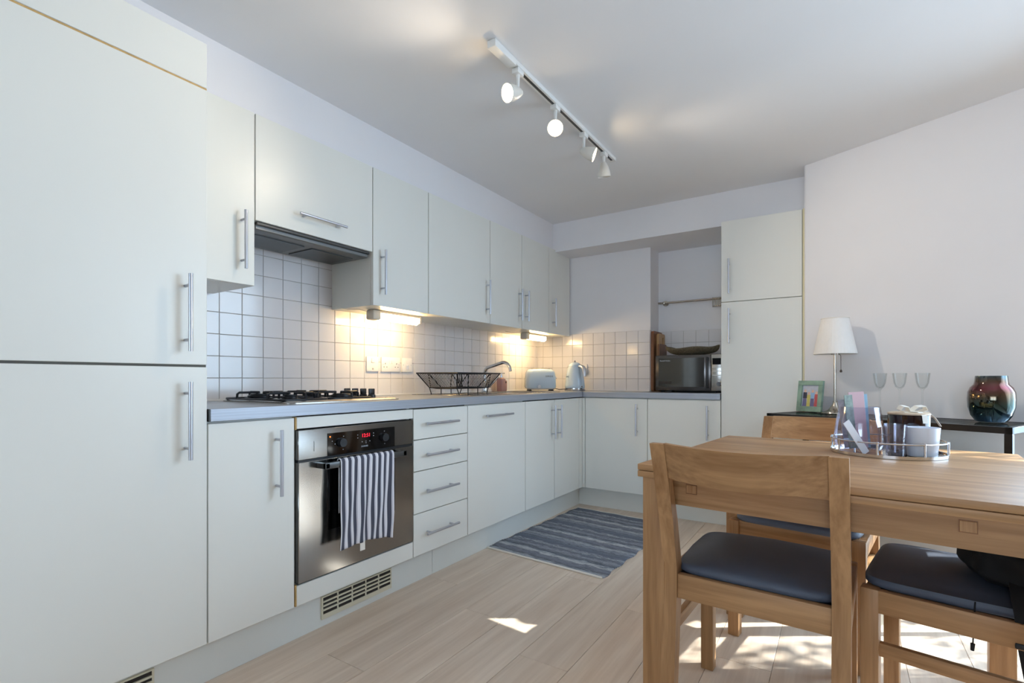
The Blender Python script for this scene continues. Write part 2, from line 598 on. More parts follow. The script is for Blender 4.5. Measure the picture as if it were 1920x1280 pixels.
# balcony slab added unseen outside, cutting high sun off the door
sblk = thing('sun_block', 'added unseen balcony slab above the glazed door', 'sun_block', WP + WU * 1.95 + Vector((0, 0, 2.34)), WA)
MB().box(-2.6, 2.6, 0.22, 1.40, 0, 0.16).build('slab', M['paint'], sblk, smooth=False)
op = [WP + WU * a_ + WN * d_ for a_, d_ in ((-.1, -.2), (5, -.2), (5, -3.2), (-.1, -3.2))]
struct(MB().prism([(p.x, p.y) for p in op], -0.12, -0.02).build('floor_outside', M['grout'], smooth=False))
sh = thing('shade_shrub', 'leafy green shrub in a pot, added unseen outside the glazed door to break up sun', 'plant', WP + WU * 2.35 - WN * 1.0 + Vector((0, 0, -.02)), WA)  # unseen plant added to dapple and cut the sunlight
MB().lathe([(0, 0), (.15, 0), (.20, .32), (.21, .34), (.18, .34), (.17, .30), (0, .29)], 28).build('pot', mat('terracotta', (150, 92, 66), .8), sh)
MB().tube([(0, 0, .28), (.02, .01, .6), (-.03, .0, .95), (.02, 0, 1.3)], [.02, .017, .013, .008], 8).build('stem', mat('bark', (90, 74, 58), .9), sh)
leaf_v, leaf_f = [], []
def leaf_at(p, sz):
    a_ = Vector((random.gauss(0, 1), random.gauss(0, 1), random.gauss(0, 1))).normalized()
    b_ = a_.orthogonal().normalized()
    n_ = len(leaf_v)
    leaf_v.extend([tuple(p - a_ * sz), tuple(p + b_ * sz * .45), tuple(p + a_ * sz), tuple(p - b_ * sz * .45)])
    leaf_f.append((n_, n_ + 1, n_ + 2, n_ + 3))
for _ in range(5000):  # dense leaves placed to block most of the sun
    leaf_at(Vector((random.uniform(-.37, 1.35), random.gauss(0, .16), random.uniform(.45, 2.1))), random.uniform(.04, .065))
for _ in range(170):
    leaf_at(Vector((random.uniform(-.66, -.34), random.gauss(0, .16), random.uniform(.75, 2.1))), random.uniform(.03, .05))
me = bpy.data.meshes.new('foliage')
me.from_pydata(leaf_v, [], leaf_f)
me.materials.append(mat('leaf_green', (74, 104, 58), .6, var=.25, scale=9))
link('foliage', me, sh)['kind'] = 'stuff'
xr = (WP + WU * 3.30).x
yr = (WP + WU * 3.30).y
struct(MB().box(xr, xr + .15, -10.1, yr + .1, 0, ZC).build('wall_side', M['paint'], smooth=False))
b = MB()
b.box(-.1, xr + .1, -10.2, -10.0, 0, .6).box(-.1, xr + .1, -10.2, -10.0, 2.1, ZC)
b.box(-.1, .9, -10.2, -10.0, .6, 2.1).box(4.3, xr + .1, -10.2, -10.0, .6, 2.1)
struct(b.build('wall_rear', M['paint'], smooth=False))
b = MB()
for xx in (.9, 2.57, 4.24):
    b.box(xx, xx + .06, -10.12, -7.06, .6, 2.1)
b.box(.9, 4.3, -10.12, -7.06, .6, .66).box(.9, 4.3, -10.12, -7.06, 2.04, 2.1)
w2 = struct(b.build('added_window_2', M['white_enamel'], smooth=False))  # unseen window added to go with the rear fill light
for xx in (.96, 2.63):
    MB().box(xx, xx + 1.61, -10.095, -10.085, .66, 2.04).build('pane', M['pane'], w2, smooth=False)

# ================================================================== KITCHEN UNITS
def bar_handle(parent, a, bpt, n):
    """round bar handle between a and b standing off along n"""
    a, bpt, n = Vector(a), Vector(bpt), Vector(n)
    d = (bpt - a).normalized()
    mb = MB()
    off = n * 0.034
    mb.cyl(a + off, bpt + off, 0.006, seg=12)
    for p in (a + d * 0.034, bpt - d * 0.034):
        mb.cyl(p, p + off, 0.0045, seg=10)
    return mb.build('handle', M['handle'], parent)

def unit_left(name, label, y0, y1, z0, z1, doors, depth=(0.0, 0.588), front=XD, group=None, ctop=None):
    """doors: list of (name, ya, yb, za, zb, handle) with handle = (orientation, ...)"""
    t = thing(name, label, 'cabinet', (0, y0, z0), group=group)
    MB().box(depth[0] + 0.002, depth[1], 0.001, y1 - y0 - 0.001, 0, (ctop or z1) - z0).build('carcass', M['cab'], t, smooth=False)
    for nm, ya, yb, za, zb, h in doors:
        d = MB().box(front - 0.02, front, ya - y0, yb - y0, za - z0, zb - z0, 0.0014, seg=1).build(nm, M['cab'], t)
        if h:
            kind, p, q0, q1 = h
            if kind == 'v':
                bar_handle(d, (front, p - y0, q0 - z0), (front, p - y0, q1 - z0), (1, 0, 0))
            else:
                bar_handle(d, (front, q0 - y0, p - z0), (front, q1 - y0, p - z0), (1, 0, 0))
    return t

G = 0.0024
# tall fridge housing
t = thing('fridge_housing', 'tall white cabinet around the built-in fridge, beside the short worktop end', 'cabinet', (0, -3.72, 0))
MB().box(0.0, 0.588, 0.0, 0.614, ZP, 2.03).build('carcass', M['cab'], t, smooth=False)
for nm, za, zb, h in (('lower_door', ZP, 1.0215, (0.743, 0.976)), ('upper_door', 1.0285, 1.884, (1.068, 1.299)), ('top_panel', 1.890, 2.028, None)):
    d = MB().box(XD - .02, XD, .001, .6165, za, zb, 0.0014, seg=1).build(nm, M['cab'], t)
    if h:
        bar_handle(d, (XD, .554, h[0]), (XD, .554, h[1]), (1, 0, 0))
MB().box(XD - .02, XD - .002, .001, .6165, 1.8845, 1.8895).build('edge_strip', M['chip'], t, smooth=False)
MB().box(XD - .022, XD - .004, .001, .615, 1.0215, 1.0285).build('gap_shade_strip', M['shadow_gap'], t, smooth=False)  # dark strip standing in for shade between the doors

unit_left('base_cabinet', 'narrow white base cupboard between the fridge housing and the oven', YA, YB, ZP, ZU,
          [('door', YA + G, YB - .006, ZP, .844, ('v', -2.874, .578, .808))])
# oven housing
t = thing('oven_housing', 'white housing unit with blank panels above and below the oven', 'cabinet', (0, YB, ZP))
MB().box(.002, .05, .001, .599, 0, ZU - ZP).box(.05, .585, .001, .018, 0, ZU - ZP).box(.05, .585, .582, .599, 0, ZU - ZP) \
    .box(.05, .585, .018, .582, .02, .04).build('carcass', M['cab'], t, smooth=False)
MB().box(XD - .02, XD, .004, .5985, .803 - ZP, .846 - ZP, .0014, seg=1).build('top_panel', M['cab'], t)
MB().box(XD - .02, XD, .004, .5985, 0.0, .2315 - ZP, .0014, seg=1).build('bottom_panel', M['cab'], t)
for za, zb in ((.0, .235 - ZP), (.80 - ZP, .846 - ZP)):
    MB().box(XD - .021, XD - .001, -.0015, .0036, za, zb).build('edge_strip', M['chip'], t, smooth=False)

# drawers
t = thing('drawer_unit', 'white unit of four drawers beside the oven', 'cabinet', (0, YC, ZP))
MB().box(.002, .588, .001, YD - YC - .001, 0, ZU - ZP).build('carcass', M['shadow_gap'], t, smooth=False)  # carcass coloured dark to put shade into the drawer gaps
for za, zb in ((ZP, .3525), (.3565, .5505), (.5545, .6985), (.7025, .844)):
    d = MB().box(XD - .02, XD, G, YD - YC - G, za - ZP, zb - ZP, .0014, seg=1).build('drawer_front', M['cab'], t)
    zc = (za + zb) / 2 - ZP + .002
    bar_handle(d, (XD, .060, zc), (XD, .295, zc), (1, 0, 0))
unit_left('dishwasher_front', 'white built-in dishwasher panel with one level bar handle', YD, YE, ZP, ZU,
          [('door', YD + G, YE - G, ZP, .844, ('h', .782, -1.655, -1.395))])
unit_left('sink_cabinet', 'white base cupboard next to the dishwasher, handle on its far edge', YE, YF, ZP, ZU,
          [('door', YE + G, YF - G, ZP, .844, ('v', YF - .045, .578, .808))], ctop=.71)
unit_left('corner_cabinet', 'white base cupboard running into the inner corner', YF, YK, ZP, ZU,
          [('door', YF + G, YK - .058, ZP, .844, ('v', YF + .045, .578, .808)),
           ('corner_post', YK - .055, YK, ZP, .844, None)], ctop=.71)

# back run base units (fronts face -y)
def bfront(parent, nm, x0, x1, z0, z1, yf, h=None):
    d = MB().box(x0, x1, yf, yf + .02, z0, z1, .0014, seg=1).build(nm, M['cab'], parent)
    if h:
        bar_handle(d, (h[0], yf, h[1]), (h[0], yf, h[2]), (0, -1, 0))
    return d
t = thing('back_base_cabinet', 'white base cupboard under the worktop in the corner by the kettle', 'cabinet', (XD, YK, ZP))
MB().box(.002, .506, .022, .36, 0, ZU - ZP).build('carcass', M['cab'], t, smooth=False)
bfront(t, 'corner_post', .0, .022, 0, .844 - ZP, 0)
bfront(t, 'door', .026, .506, 0, .844 - ZP, 0, (.434, .42, .65))
t = thing('back_base_cabinet', 'white base cupboard under the microwave beside the tall larder', 'cabinet', (1.118, YK, ZP))
MB().box(.001, .487, .022, .57, 0, ZU - ZP).build('carcass', M['cab'], t, smooth=False)
bfront(t, 'door', .0017, .489, 0, .844 - ZP, 0, (.41, .42, .65))
# tall larder
t = thing('larder_cabinet', 'tall two-door white larder cupboard beside the microwave niche', 'cabinet', (1.610, YK, ZP))
MB().box(.001, .466, .022, .575, 0, 2.022 - ZP).build('carcass', M['cab'], t, smooth=False)
bfront(t, 'lower_door', .0017, .464, 0, 1.4885 - ZP, 0, (.052, 1.217 - ZP, 1.445 - ZP))
bfront(t, 'upper_door', .0017, .464, 1.4925 - ZP, 2.020 - ZP, 0, (.052, 1.54 - ZP, 1.768 - ZP))
MB().box(.467, .479, -.004, .02, 0, 2.022 - ZP).build('end_panel', M['cab_edge'], t, smooth=False)

# wall cupboards
def wall_unit(label, i, handle, za=ZUB, zb=ZUT, name='wall_cabinet', nm='door'):
    y0, y1 = U[i], U[i + 1]
    t = thing(name, label, 'cabinet', (0, y0, za))
    MB().box(.001, .2985, .001, y1 - y0 - .001, 0, zb - za).build('carcass', M['cab'], t, smooth=False)
    d = MB().box(XU - .02, XU, G, y1 - y0 - G, 0.0, zb - za, .0014, seg=1).build(nm, M['cab'], t)
    if handle:
        kind, p, q0, q1 = handle
        if kind == 'v':
            bar_handle(d, (XU, p - y0, q0 - za), (XU, p - y0, q1 - za), (1, 0, 0))
        else:
            bar_handle(d, (XU, q0 - y0, p - za), (XU, q1 - y0, p - za), (1, 0, 0))
    return t
HZ = (1.41, 1.635)
wall_unit('narrow white wall cupboard between fridge housing and cooker hood', 0, ('v', U[1] - .055,) + HZ)
wall_unit('white wall cupboard beside the cooker hood, above the socket plates', 2, ('v', U[2] + .055,) + HZ)
wall_unit('widest white wall cupboard, above the dish rack', 3, ('v', U[4] - .045,) + HZ)
wall_unit('white wall cupboard above the tap, handle on its right edge', 4, ('v', U[5] - .045,) + HZ)
wall_unit('white wall cupboard beside the last one, handle on its left edge', 5, ('v', U[5] + .045,) + HZ)
wall_unit('last white wall cupboard, ending against the back wall', 6, ('v', U[6] + .06,) + HZ)
hd = wall_unit('white cooker hood unit with flap door above the gas hob', 1, ('h', 1.688, -2.605, -2.365), za=1.617, name='cooker_hood', nm='flap_door')
MB().box(.02, .298, .012, .589, -.030, -.001, .004, seg=1).build('hood_body', M['hood_grey'], hd)
MB().box(.250, .312, .012, .589, -.014, -.001, .003, seg=1).build('visor', M['dkgrey'], hd)
for yy in (.05, .32):
    MB().box(.05, .23, yy, yy + .23, -.034, -.0305).build('filter', M['dkgrey'], hd, smooth=False)

# plinths
pl = struct(MB().box(XP - .018, XP, -3.72, YC + .21, 0.0, ZP - .001).box(XP - .018, XP, YC + .212, YK + .1, 0, ZP - .001).build('baseboard_left', M['plinth'], smooth=False))
struct(MB().box(XP, 2.09, YK + .102, YK + .12, 0, ZP - .001).build('baseboard_back', M['plinth'], smooth=False))

def vent(label, y0, y1):
    t = thing('plinth_vent', label, 'vent', (XP, y0, .045))
    w = y1 - y0
    MB().box(0, .004, 0, w, 0, .072, .001, seg=1).build('back_plate', M['hole'], t, smooth=False)
    MB().box(0, .007, -.004, w + .004, -.016, .003).box(0, .007, -.004, w + .004, .069, .074).box(0, .007, -.004, 0.002, .003, .069) \
        .box(0, .007, w - .002, w + .004, .003, .069).build('frame', M['vent'], t, smooth=False)
    for k in range(3):
        MB().box(.003, .009, 0.002, w - .002, .017 + k * .0165, .0235 + k * .0165).build('slat', M['vent'], t, smooth=False)
    for k in range(1, 5):
        MB().box(.003, .007, w * k / 5 - .003, w * k / 5 + .003, .003, .069).build('divider', M['vent'], t, smooth=False)
    return t
vent('cream slotted vent in the plinth below the oven', -2.635, -2.273)
vent('cream slotted vent in the plinth below the fridge housing', -3.60, -3.225)

# worktop (with a cut-out for the sink)
wt = thing('worktop', 'grey L-shaped laminate worktop along two walls', 'worktop', (0, 0, ZU))
h = ZW - ZU
b = MB()
SX0, SX1, SY0, SY1 = .12, .50, -1.07, -.66
b.box(.001, XW - .004, -3.098, SY0, 0, h).box(.001, SX0, SY0, SY1, 0, h).box(SX1, XW - .004, SY0, SY1, 0, h)
b.box(.001, XW - .004, SY1, -.001, 0, h).box(XW - .004, 1.018, -.381, -.001, 0, h).box(1.018, 1.607, -.381, .209, 0, h)
b.build('surface', M['worktop'], wt, smooth=False)
MB().box(XW - .004, XW, -3.098, -.385, 0, h, .0015, seg=1).build('front_edge', M['worktop_edge'], wt)
MB().box(XW, 1.607, -.385, -.381, 0, h, .0015, seg=1).build('front_edge', M['worktop_edge'], wt)
MB().box(.02, XW - .004, -3.1005, -3.098, 0, h).build('end_cap', M['dkgrey'], wt, smooth=False)
MB().box(XW - .003, XW + .0012, -.3865, -.3835, 0, h).build('joint_strip', M['dkgrey'], wt, smooth=False)
struct(MB().box(.001, .010, -3.097, -.013, ZW + .0002, ZW + .008).build('trim_3', M['whiteplastic'], smooth=False))
struct(MB().box(.010, 1.017, -.010, -.001, ZW + .0002, ZW + .007).build('trim_4', M['whiteplastic'], smooth=False))

# ================================================================== OVEN
ov = thing('oven', 'built-in stainless steel oven with black glass and digital clock', 'oven', (XD, YB, 0))
ov_w = .600
MB().box(-.52, -.02, .03, .57, .26, .78).build('cavity', M['blackplastic'], ov, smooth=False)
MB().box(-.02, .004, .007, .594, .6875, .7975, .002, seg=1).build('control_panel', M['oven_steel'], ov)
dr = MB().box(-.02, .006, .007, .594, .2385, .6795, .002, seg=1).build('door', M['oven_steel'], ov)
MB().box(-.02, .001, .008, .593, .2365, .798).build('frame', M['blackplastic'], ov, smooth=False)
MB().box(.006, .0075, .131, .479, .405, .677, .0005, seg=1).build('window', M['blackglass'], dr)
cp = MB().box(.004, .0056, .131, .479, .6885, .776, .0005, seg=1).build('fascia', M['blackglass'], ov)
for yy in (.195, .415):
    MB().cyl((.0056, yy, .735), (.020, yy, .735), .019, .017, seg=28).build('knob', M['blackplastic'], ov)
# clock
M['red'] = mat('red_display', (60, 6, 10), .3, emit=(255, 30, 60), emit_s=1.6)
me = text_mesh('12:51', .021)
me.materials.append(M['red'])
link('clock_digits', me, cp, (.0062, .318, .752), (R(90), 0, R(90)))
M['greyprint'] = mat('grey_print', (176, 182, 190), .5)
me = text_mesh('ZANUSSI', .009)
me.materials.append(M['greyprint'])
link('lettering', me, cp, (.0062, .310, .708), (R(90), 0, R(90)))
b = MB()
for yy, zz in ((.152, .744), (.165, .732), (.205, .7585), (.203, .707), (.418, .761), (.42, .707), (.275, .757), (.275, .745), (.358, .758), (.358, .747), (.298, .727), (.318, .728), (.338, .727), (.318, .721)):
    b.box(.0057, .0062, yy - .0016, yy + .0016, zz - .0016, zz + .0016)
b.build('symbols', M['greyprint'], cp, smooth=False)['kind'] = 'stuff'
M['orange'] = mat('orange_pilot_light', (120, 40, 5), .3, emit=(255, 120, 20), emit_s=2.0)
MB().cyl((.0056, .142, .762), (.0068, .142, .762), .003, seg=10).build('pilot_light', M['orange'], cp)
MB().box(.0041, .0046, .072, .0735, .715, .752).build('engraved_mark', M['dkgrey'], ov, smooth=False)
# handle: dark flat bar on two brackets
b = MB()
b.box(.040, .056, .085, .503, .648, .672, .003)
for yy in (.085, .485):
    b.prism([(.006, yy), (.056, yy), (.056, yy + .018), (.006, yy + .018)], .650, .669)
hnd = b.build('handle', M['dkgrey'], ov)

# tea towel draped over the oven handle
M['towel'] = ramp_stripe_mat('striped_cotton', [(0, (226, 224, 230)), (.08, (226, 224, 230)), (.15, (74, 76, 90)), (.66, (226, 224, 230)), (.74, (150, 150, 164)), (.79, (228, 226, 232))],
                            9.0, .9, bump=.25, nscale=400)
tx, ty0, tw = XD + .048, -2.648, .272
def towel(u, v):
    # v: 0 back lower edge -> over the bar -> 1 front lower edge
    Lb, Lf, r = .20, .335, .0125
    s = v * (Lb + Lf + PI * r)
    cx, cz = tx, .662
    fold = .0042 * math.sin(u * 3.2 * 2 * PI) + .0028 * math.sin(u * 31 + 2)
    if s < Lb:
        xx, zz, k = cx - r, cz + .006 - (Lb - s), (Lb - s) / Lb
        return (xx - .004 * k * math.sin(u * 9), ty0 + tw * (.03 + .94 * u), zz)
    s -= Lb
    if s < PI * r:
        a = s / r
        return (cx - r * math.cos(a), ty0 + tw * u, cz + .006 + r * 1.1 * math.sin(a) + .1 * fold)
    s -= PI * r
    k = s / Lf
    sag = .02 * u * k - .012 * math.sin(u * PI) * k
    return (cx + r + (fold * (.15 + .85 * min(1, 2.2 * k)) + .006 * k * math.sin(u * 5 + 1)), ty0 + tw * u - .008 * k + .003 * math.sin(10 * k + u * 20) * k, cz + .006 - s * (1 - .0) - sag)
b = MB()
b.grid(towel, 90, 60)
tag(b.build('tea_towel', M['towel'], smooth=True, angle=180), 'white tea towel with dark grey stripes hanging on the oven handle', 'towel')
tt = bpy.data.objects['tea_towel']
sm = tt.modifiers.new('solid', 'SOLIDIFY')
sm.thickness = .0022
MB().box(tx + .015, tx + .018, ty0 + .088, ty0 + .112, .305, .340, .0008, seg=1).build('care_tag', M['ribbon'], tt)

# ================================================================== HOB
hb = thing('gas_hob', 'stainless steel gas hob with black pan supports', 'hob', (.30, -2.495, ZW))
b = MB()
def rrect(x0, x1, y0, y1, r, z, n=6):
    out = []
    for cx, cy_, a0 in ((x1 - r, y1 - r, 0), (x0 + r, y1 - r, 90), (x0 + r, y0 + r, 180), (x1 - r, y0 + r, 270)):
        for i in range(n + 1):
            a = R(a0 + 90 * i / n)
            out.append((cx + r * math.cos(a), cy_ + r * math.sin(a), z))
    return out
b.sweep([rrect(-.245, .245, -.292, .292, .04, .0), rrect(-.245, .245, -.292, .292, .04, .004), rrect(-.228, .228, -.275, .275, .035, .011), rrect(-.21, .21, -.257, .257, .03, .0095)])
b.build('plate', M['steel'], hb)
for bx, by, br in ((-.12, -.19, .045), (-.12, .06, .036), (.10, -.19, .030), (.10, .06, .045)):
    bu = MB().lathe([(br + .012, .0095), (br + .012, .014), (br, .016), (br, .024), (br * .8, .026), (br * .8, .031), (0, .033)], 28, (bx, by, 0)).build('burner', M['iron'], hb)
for gx0, gx1, gy0, gy1 in ((-.215, .195, -.285, -.075), (-.215, .195, -.065, .155)):
    g = MB()
    z = .038
    # feet loops and bars as flat iron rods
    xm, ym = (gx0 + gx1) / 2, (gy0 + gy1) / 2
    loop = [(p[0], p[1], .013) for p in rrect(gx0, gx1, gy0, gy1, .02, 0, 4)]
    g.tube(loop, .0042, 8, True)
    for cx in (gx0 + .095, gx1 - .095):
        for dx, dy in ((1, 0), (-1, 0), (0, 1), (0, -1)):
            ex = cx + dx * .092 if dx else cx
            ey = ym + dy * (gy1 - gy0) / 2 if dy else ym
            ix, iy = cx + dx * .018, ym + dy * .018
            g.tube([(ex, ey, .013), (ex - dx * .002, ey - dy * .002, .032), (ex - dx * .010, ey - dy * .010, z), (ix, iy, z), (ix, iy, z - .012)], .005, 8)
    g.build('pan_support', M['iron'], hb)
for i in range(4):
    kx = -.06 + i * .058
    kn = MB().cyl((kx, .222, .0095), (kx, .222, .022), .019, .017, seg=24).box(kx - .0045, kx + .0045, .205, .239, .022, .050, .003).build('knob', M['blackplastic'], hb)

# ================================================================== SINK, TAP, RACK
sk = thing('sink', 'inset stainless steel sink with drainer beside the dish rack', 'sink', (0, 0, ZW))
b = MB()
b.box(.075, SX0 + .002, -1.66, -.60, .0, .003, .001, seg=1).box(SX1 - .002, .54, -1.66, -.60, .0, .003, .001, seg=1)
b.box(SX0 + .002, SX1 - .002, -1.66, SY0 + .002, 0, .003, .001, seg=1).box(SX0 + .002, SX1 - .002, SY1 - .002, -.60, 0, .003, .001, seg=1)
b.build('rim', M['steel'], sk)
b = MB()
b.sweep([rrect(SX0 + .001, SX1 - .001, SY0 + .001, SY1 - .001, .05, .0015), rrect(SX0 + .004, SX1 - .004, SY0 + .004, SY1 - .004, .05, -.01),
         rrect(SX0 + .012, SX1 - .012, SY0 + .012, SY1 - .012, .05, -.15), rrect(SX0 + .04, SX1 - .04, SY0 + .04, SY1 - .04, .04, -.165)], cap=False)
b._add([v for v in rrect(SX0 + .04, SX1 - .04, SY0 + .04, SY1 - .04, .04, -.165)], [tuple(range(28))])
b.build('bowl', M['steel'], sk)
for k in range(7):
    MB().box(.17, .44, -1.60 + k * .065, -1.588 + k * .065, .003, .0055, .001, seg=1).build('drainer_rib', M['steel'], sk)

tp = thing('kitchen_tap', 'chrome mixer tap with swan-neck spout over the sink', 'tap', (.125, -.975, ZW + .003))
MB().lathe([(.026, 0), (.026, .006), (.020, .010), (.019, .055), (.015, .062), (.0125, .075)], 24).build('body', M['chrome'], tp)
pts = [(0, 0, .06), (0, 0, .135)]
for i in range(7):
    a = R(180 - i * 75 / 6)
    pts.append((.042 + .042 * math.cos(a), 0, .135 + .042 * math.sin(a)))
e = Vector(pts[-1])
dirv = Vector((math.sin(R(75)), 0, math.cos(R(75))))
pts.append(tuple(e + dirv * .10))
c0 = e + dirv * .115
for i in range(6):
    a = R(75 + i * 85 / 5)
    c0 = c0 + Vector((math.sin(a), 0, math.cos(a))) * .016
    pts.append(tuple(c0))
pts.append(tuple(c0 + Vector((.005, 0, -.02))))
MB().tube(pts, .0115, 14).build('spout', M['chrome'], tp)
for sy, ln in ((1, .085), (-1, .06)):
    lv = MB().cyl((0, 0, .035), (.03, sy * .028, .045), .012, seg=14).cyl((.03, sy * .028, .045), (.03 + .6 * ln, sy * (.028 + .35 * ln), .045 + .75 * ln), .0065, .0045, seg=10)
    lv.build('lever', M['chrome'], tp)

# dish rack
rk = thing('dish_rack', 'black wire folding dish rack on the sink drainer', 'rack', (.315, -1.495, ZW + .004))
L1, L0, W1, W0, HT, HB = .212, .155, .155, .105, .126, .040
b = MB()
b.tube([(-W1, -L1, HT), (W1, -L1, HT), (W1, L1, HT), (-W1, L1, HT)], .004, 8, True)
b.build('top_rim', M['iron'], rk)
b = MB()
b.tube([(-W0, -L0, HB), (W0, -L0, HB), (W0, L0, HB), (-W0, L0, HB)], .0035, 8, True)
b.build('base_rim', M['iron'], rk)
for i in range(27):
    t_ = (i + .5) / 27
    ya, yb = -L1 + 2 * L1 * t_, -L0 + 2 * L0 * t_
    MB().tube([(-W1, ya, HT), (-W0, yb, HB), (-W0 * .5, yb, HB - .006), (W0 * .5, yb, HB - .006), (W0, yb, HB), (W1, ya, HT)], .0021, 6).build('wire', M['iron'], rk)
for s in (-1, 1):
    for pts in ([(s * W1, -L1, HT), (s * W0, -L0, HB), (s * W0 * 1.02, -L0 + .02, 0)], [(s * W1, L1, HT), (s * W0, L0, HB), (s * W0 * 1.02, L0 - .02, 0)],
                [(s * W0, -.05, HB), (s * W0, -.05, 0)], [(s * W0, .045, HB), (s * W0, .045, 0)]):
        MB().tube(pts, .003, 6).build('leg', M['iron'], rk)
    for q in ((-.145, 0), (-.11, 1), (-.05, 0)), ((.04, 0), (.11, 1), (.15, 0)):
        MB().tube([(s * (W0 + (W1 - W0) * h_), yy, HB + (HT - HB) * h_) for yy, h_ in q], .003, 6).build('brace', M['iron'], rk)

# soap bottles
for i, (sx_, sy_, hh, lab) in enumerate(((.085, -.705, .105, 'pink soap bottle with pump top behind the tap'), (.055, -.640, .090, 'shorter pink bottle with dark cap mark beside the soap pump'))):
    t = thing('soap_bottle', lab, 'bottle', (sx_, sy_, ZW + .0032))
    MB().sweep([rrect(-.022, .022, -.03, .03, .012, 0), rrect(-.024, .024, -.032, .032, .012, .006), rrect(-.024, .024, -.032, .032, .012, hh - .012), rrect(-.012, .012, -.014, .014, .008, hh)]).build('bottle_body', M['pink'], t)
    if i == 0:
        MB().cyl((0, 0, hh), (0, 0, hh + .018), .009, seg=14).cyl((0, 0, hh + .018), (0, 0, hh + .03), .004, seg=10).box(-.006, .03, -.006, .006, hh + .028, hh + .036, .002).build('pump', M['chrome'], t)
    else:
        MB().cyl((0, 0, hh), (0, 0, hh + .014), .011, seg=14).build('cap', M['pink'], t)
        MB().cyl((.024, .008, .068), (.0252, .008, .068), .008, seg=14).build('badge', M['hole'], t)

# ================================================================== TOASTER, KETTLE
ts = thing('toaster', 'pastel blue retro two-slot toaster in the worktop corner', 'toaster', (.205, -.315, ZW), R(39))
def rr_sec(w, d, r, z):
    return rrect(-w / 2, w / 2, -d / 2, d / 2, r, z, 6)
b = MB()
b.sweep([rr_sec(.238, .150, .03, .022), rr_sec(.248, .162, .035, .034), rr_sec(.246, .162, .04, .10), rr_sec(.235, .154, .045, .145), rr_sec(.223, .142, .05, .163), rr_sec(.20, .120, .05, .174), rr_sec(.165, .09, .04, .178)])
b.build('body', M['blue'], ts, angle=60)
for s in (-.026, .026):
    MB().box(-.075, .075, s - .013, s + .013, .176, .1795, .001, seg=1).build('slot', M['blackplastic'], ts)
MB().sweep([rr_sec(.226, .140, .03, .012), rr_sec(.232, .146, .03, .023)]).build('base_trim', M['chrome'], ts)
for sx_ in (-.09, .09):
    for sy_ in (-.05, .05):
        MB().cyl((sx_, sy_, 0), (sx_, sy_, .013), .014, .010, seg=14).build('foot', M['rubber'], ts)
MB().cyl((-.02, -.081, .036), (-.02, -.092, .036), .014, seg=20).build('knob', M['chrome'], ts)
MB().box(.124, .138, -.012, .012, .10, .113, .003).build('lever', M['chrome'], ts)
me = text_mesh('S M E G', .018, .0012)
me.materials.append(M['dkgrey'])
link('lettering', me, ts, (.062, -.0825, .118), (R(90), 0, 0))

kt = thing('kettle', 'pastel blue retro kettle with chrome base beside the toaster', 'kettle', (.462, -.195, ZW), R(-25))
MB().lathe([(.082, .0), (.084, .003), (.083, .022), (.079, .024)], 40).build('base', M['chrome'], kt)
MB().lathe([(.079, .024), (.081, .03), (.080, .05), (.074, .10), (.066, .15), (.058, .185), (.052, .200)], 40).build('body', M['blue'], kt)
lid = MB().lathe([(.053, .199), (.053, .203), (.047, .214), (.034, .226), (.016, .233), (0, .235)], 40).build('lid', M['blue'], kt)
MB().lathe([(.0, .233), (.007, .235), (.008, .243), (.004, .248), (0, .248)], 16).build('lid_knob', M['chrome'], lid)
MB().sweep([[(-.050, -.020, .168), (-.050, .020, .168), (-.046, .022, .198), (-.046, -.022, .198)], [(-.072, -.012, .182), (-.072, .012, .182), (-.072, .014, .199), (-.072, -.014, .199)],
            [(-.090, -.006, .192), (-.090, .006, .192), (-.090, .008, .199), (-.090, -.008, .199)]]).build('spout', M['chrome'], kt)
hp = [(.052, 0, .196), (.078, 0, .199), (.100, 0, .192), (.114, 0, .172), (.120, 0, .145), (.121, 0, .118)]
MB().tube(hp, [.010, .011, .012, .012, .011, .009], 12, sx=1.3).build('handle', M['handle'], kt)
me = text_mesh('SMEG', .014, .001)
me.materials.append(M['chrome'])
link('lettering', me, kt, (-.005, -.0735, .115), (R(83), 0, 0))
MB().box(.078, .086, -.008, .008, .03, .04, .002).build('switch', M['chrome'], kt)
tag(MB().tube([(.285, -.245, .915), (.33, -.215, .902), (.37, -.18, .906), (.40, -.12, .94), (.41, -.06, 1.0), (.405, -.031, 1.05)], .003, 8).build('power_cable', M['blackplastic']),
    'thin dark power cable from the toaster to the wall socket', 'cable')

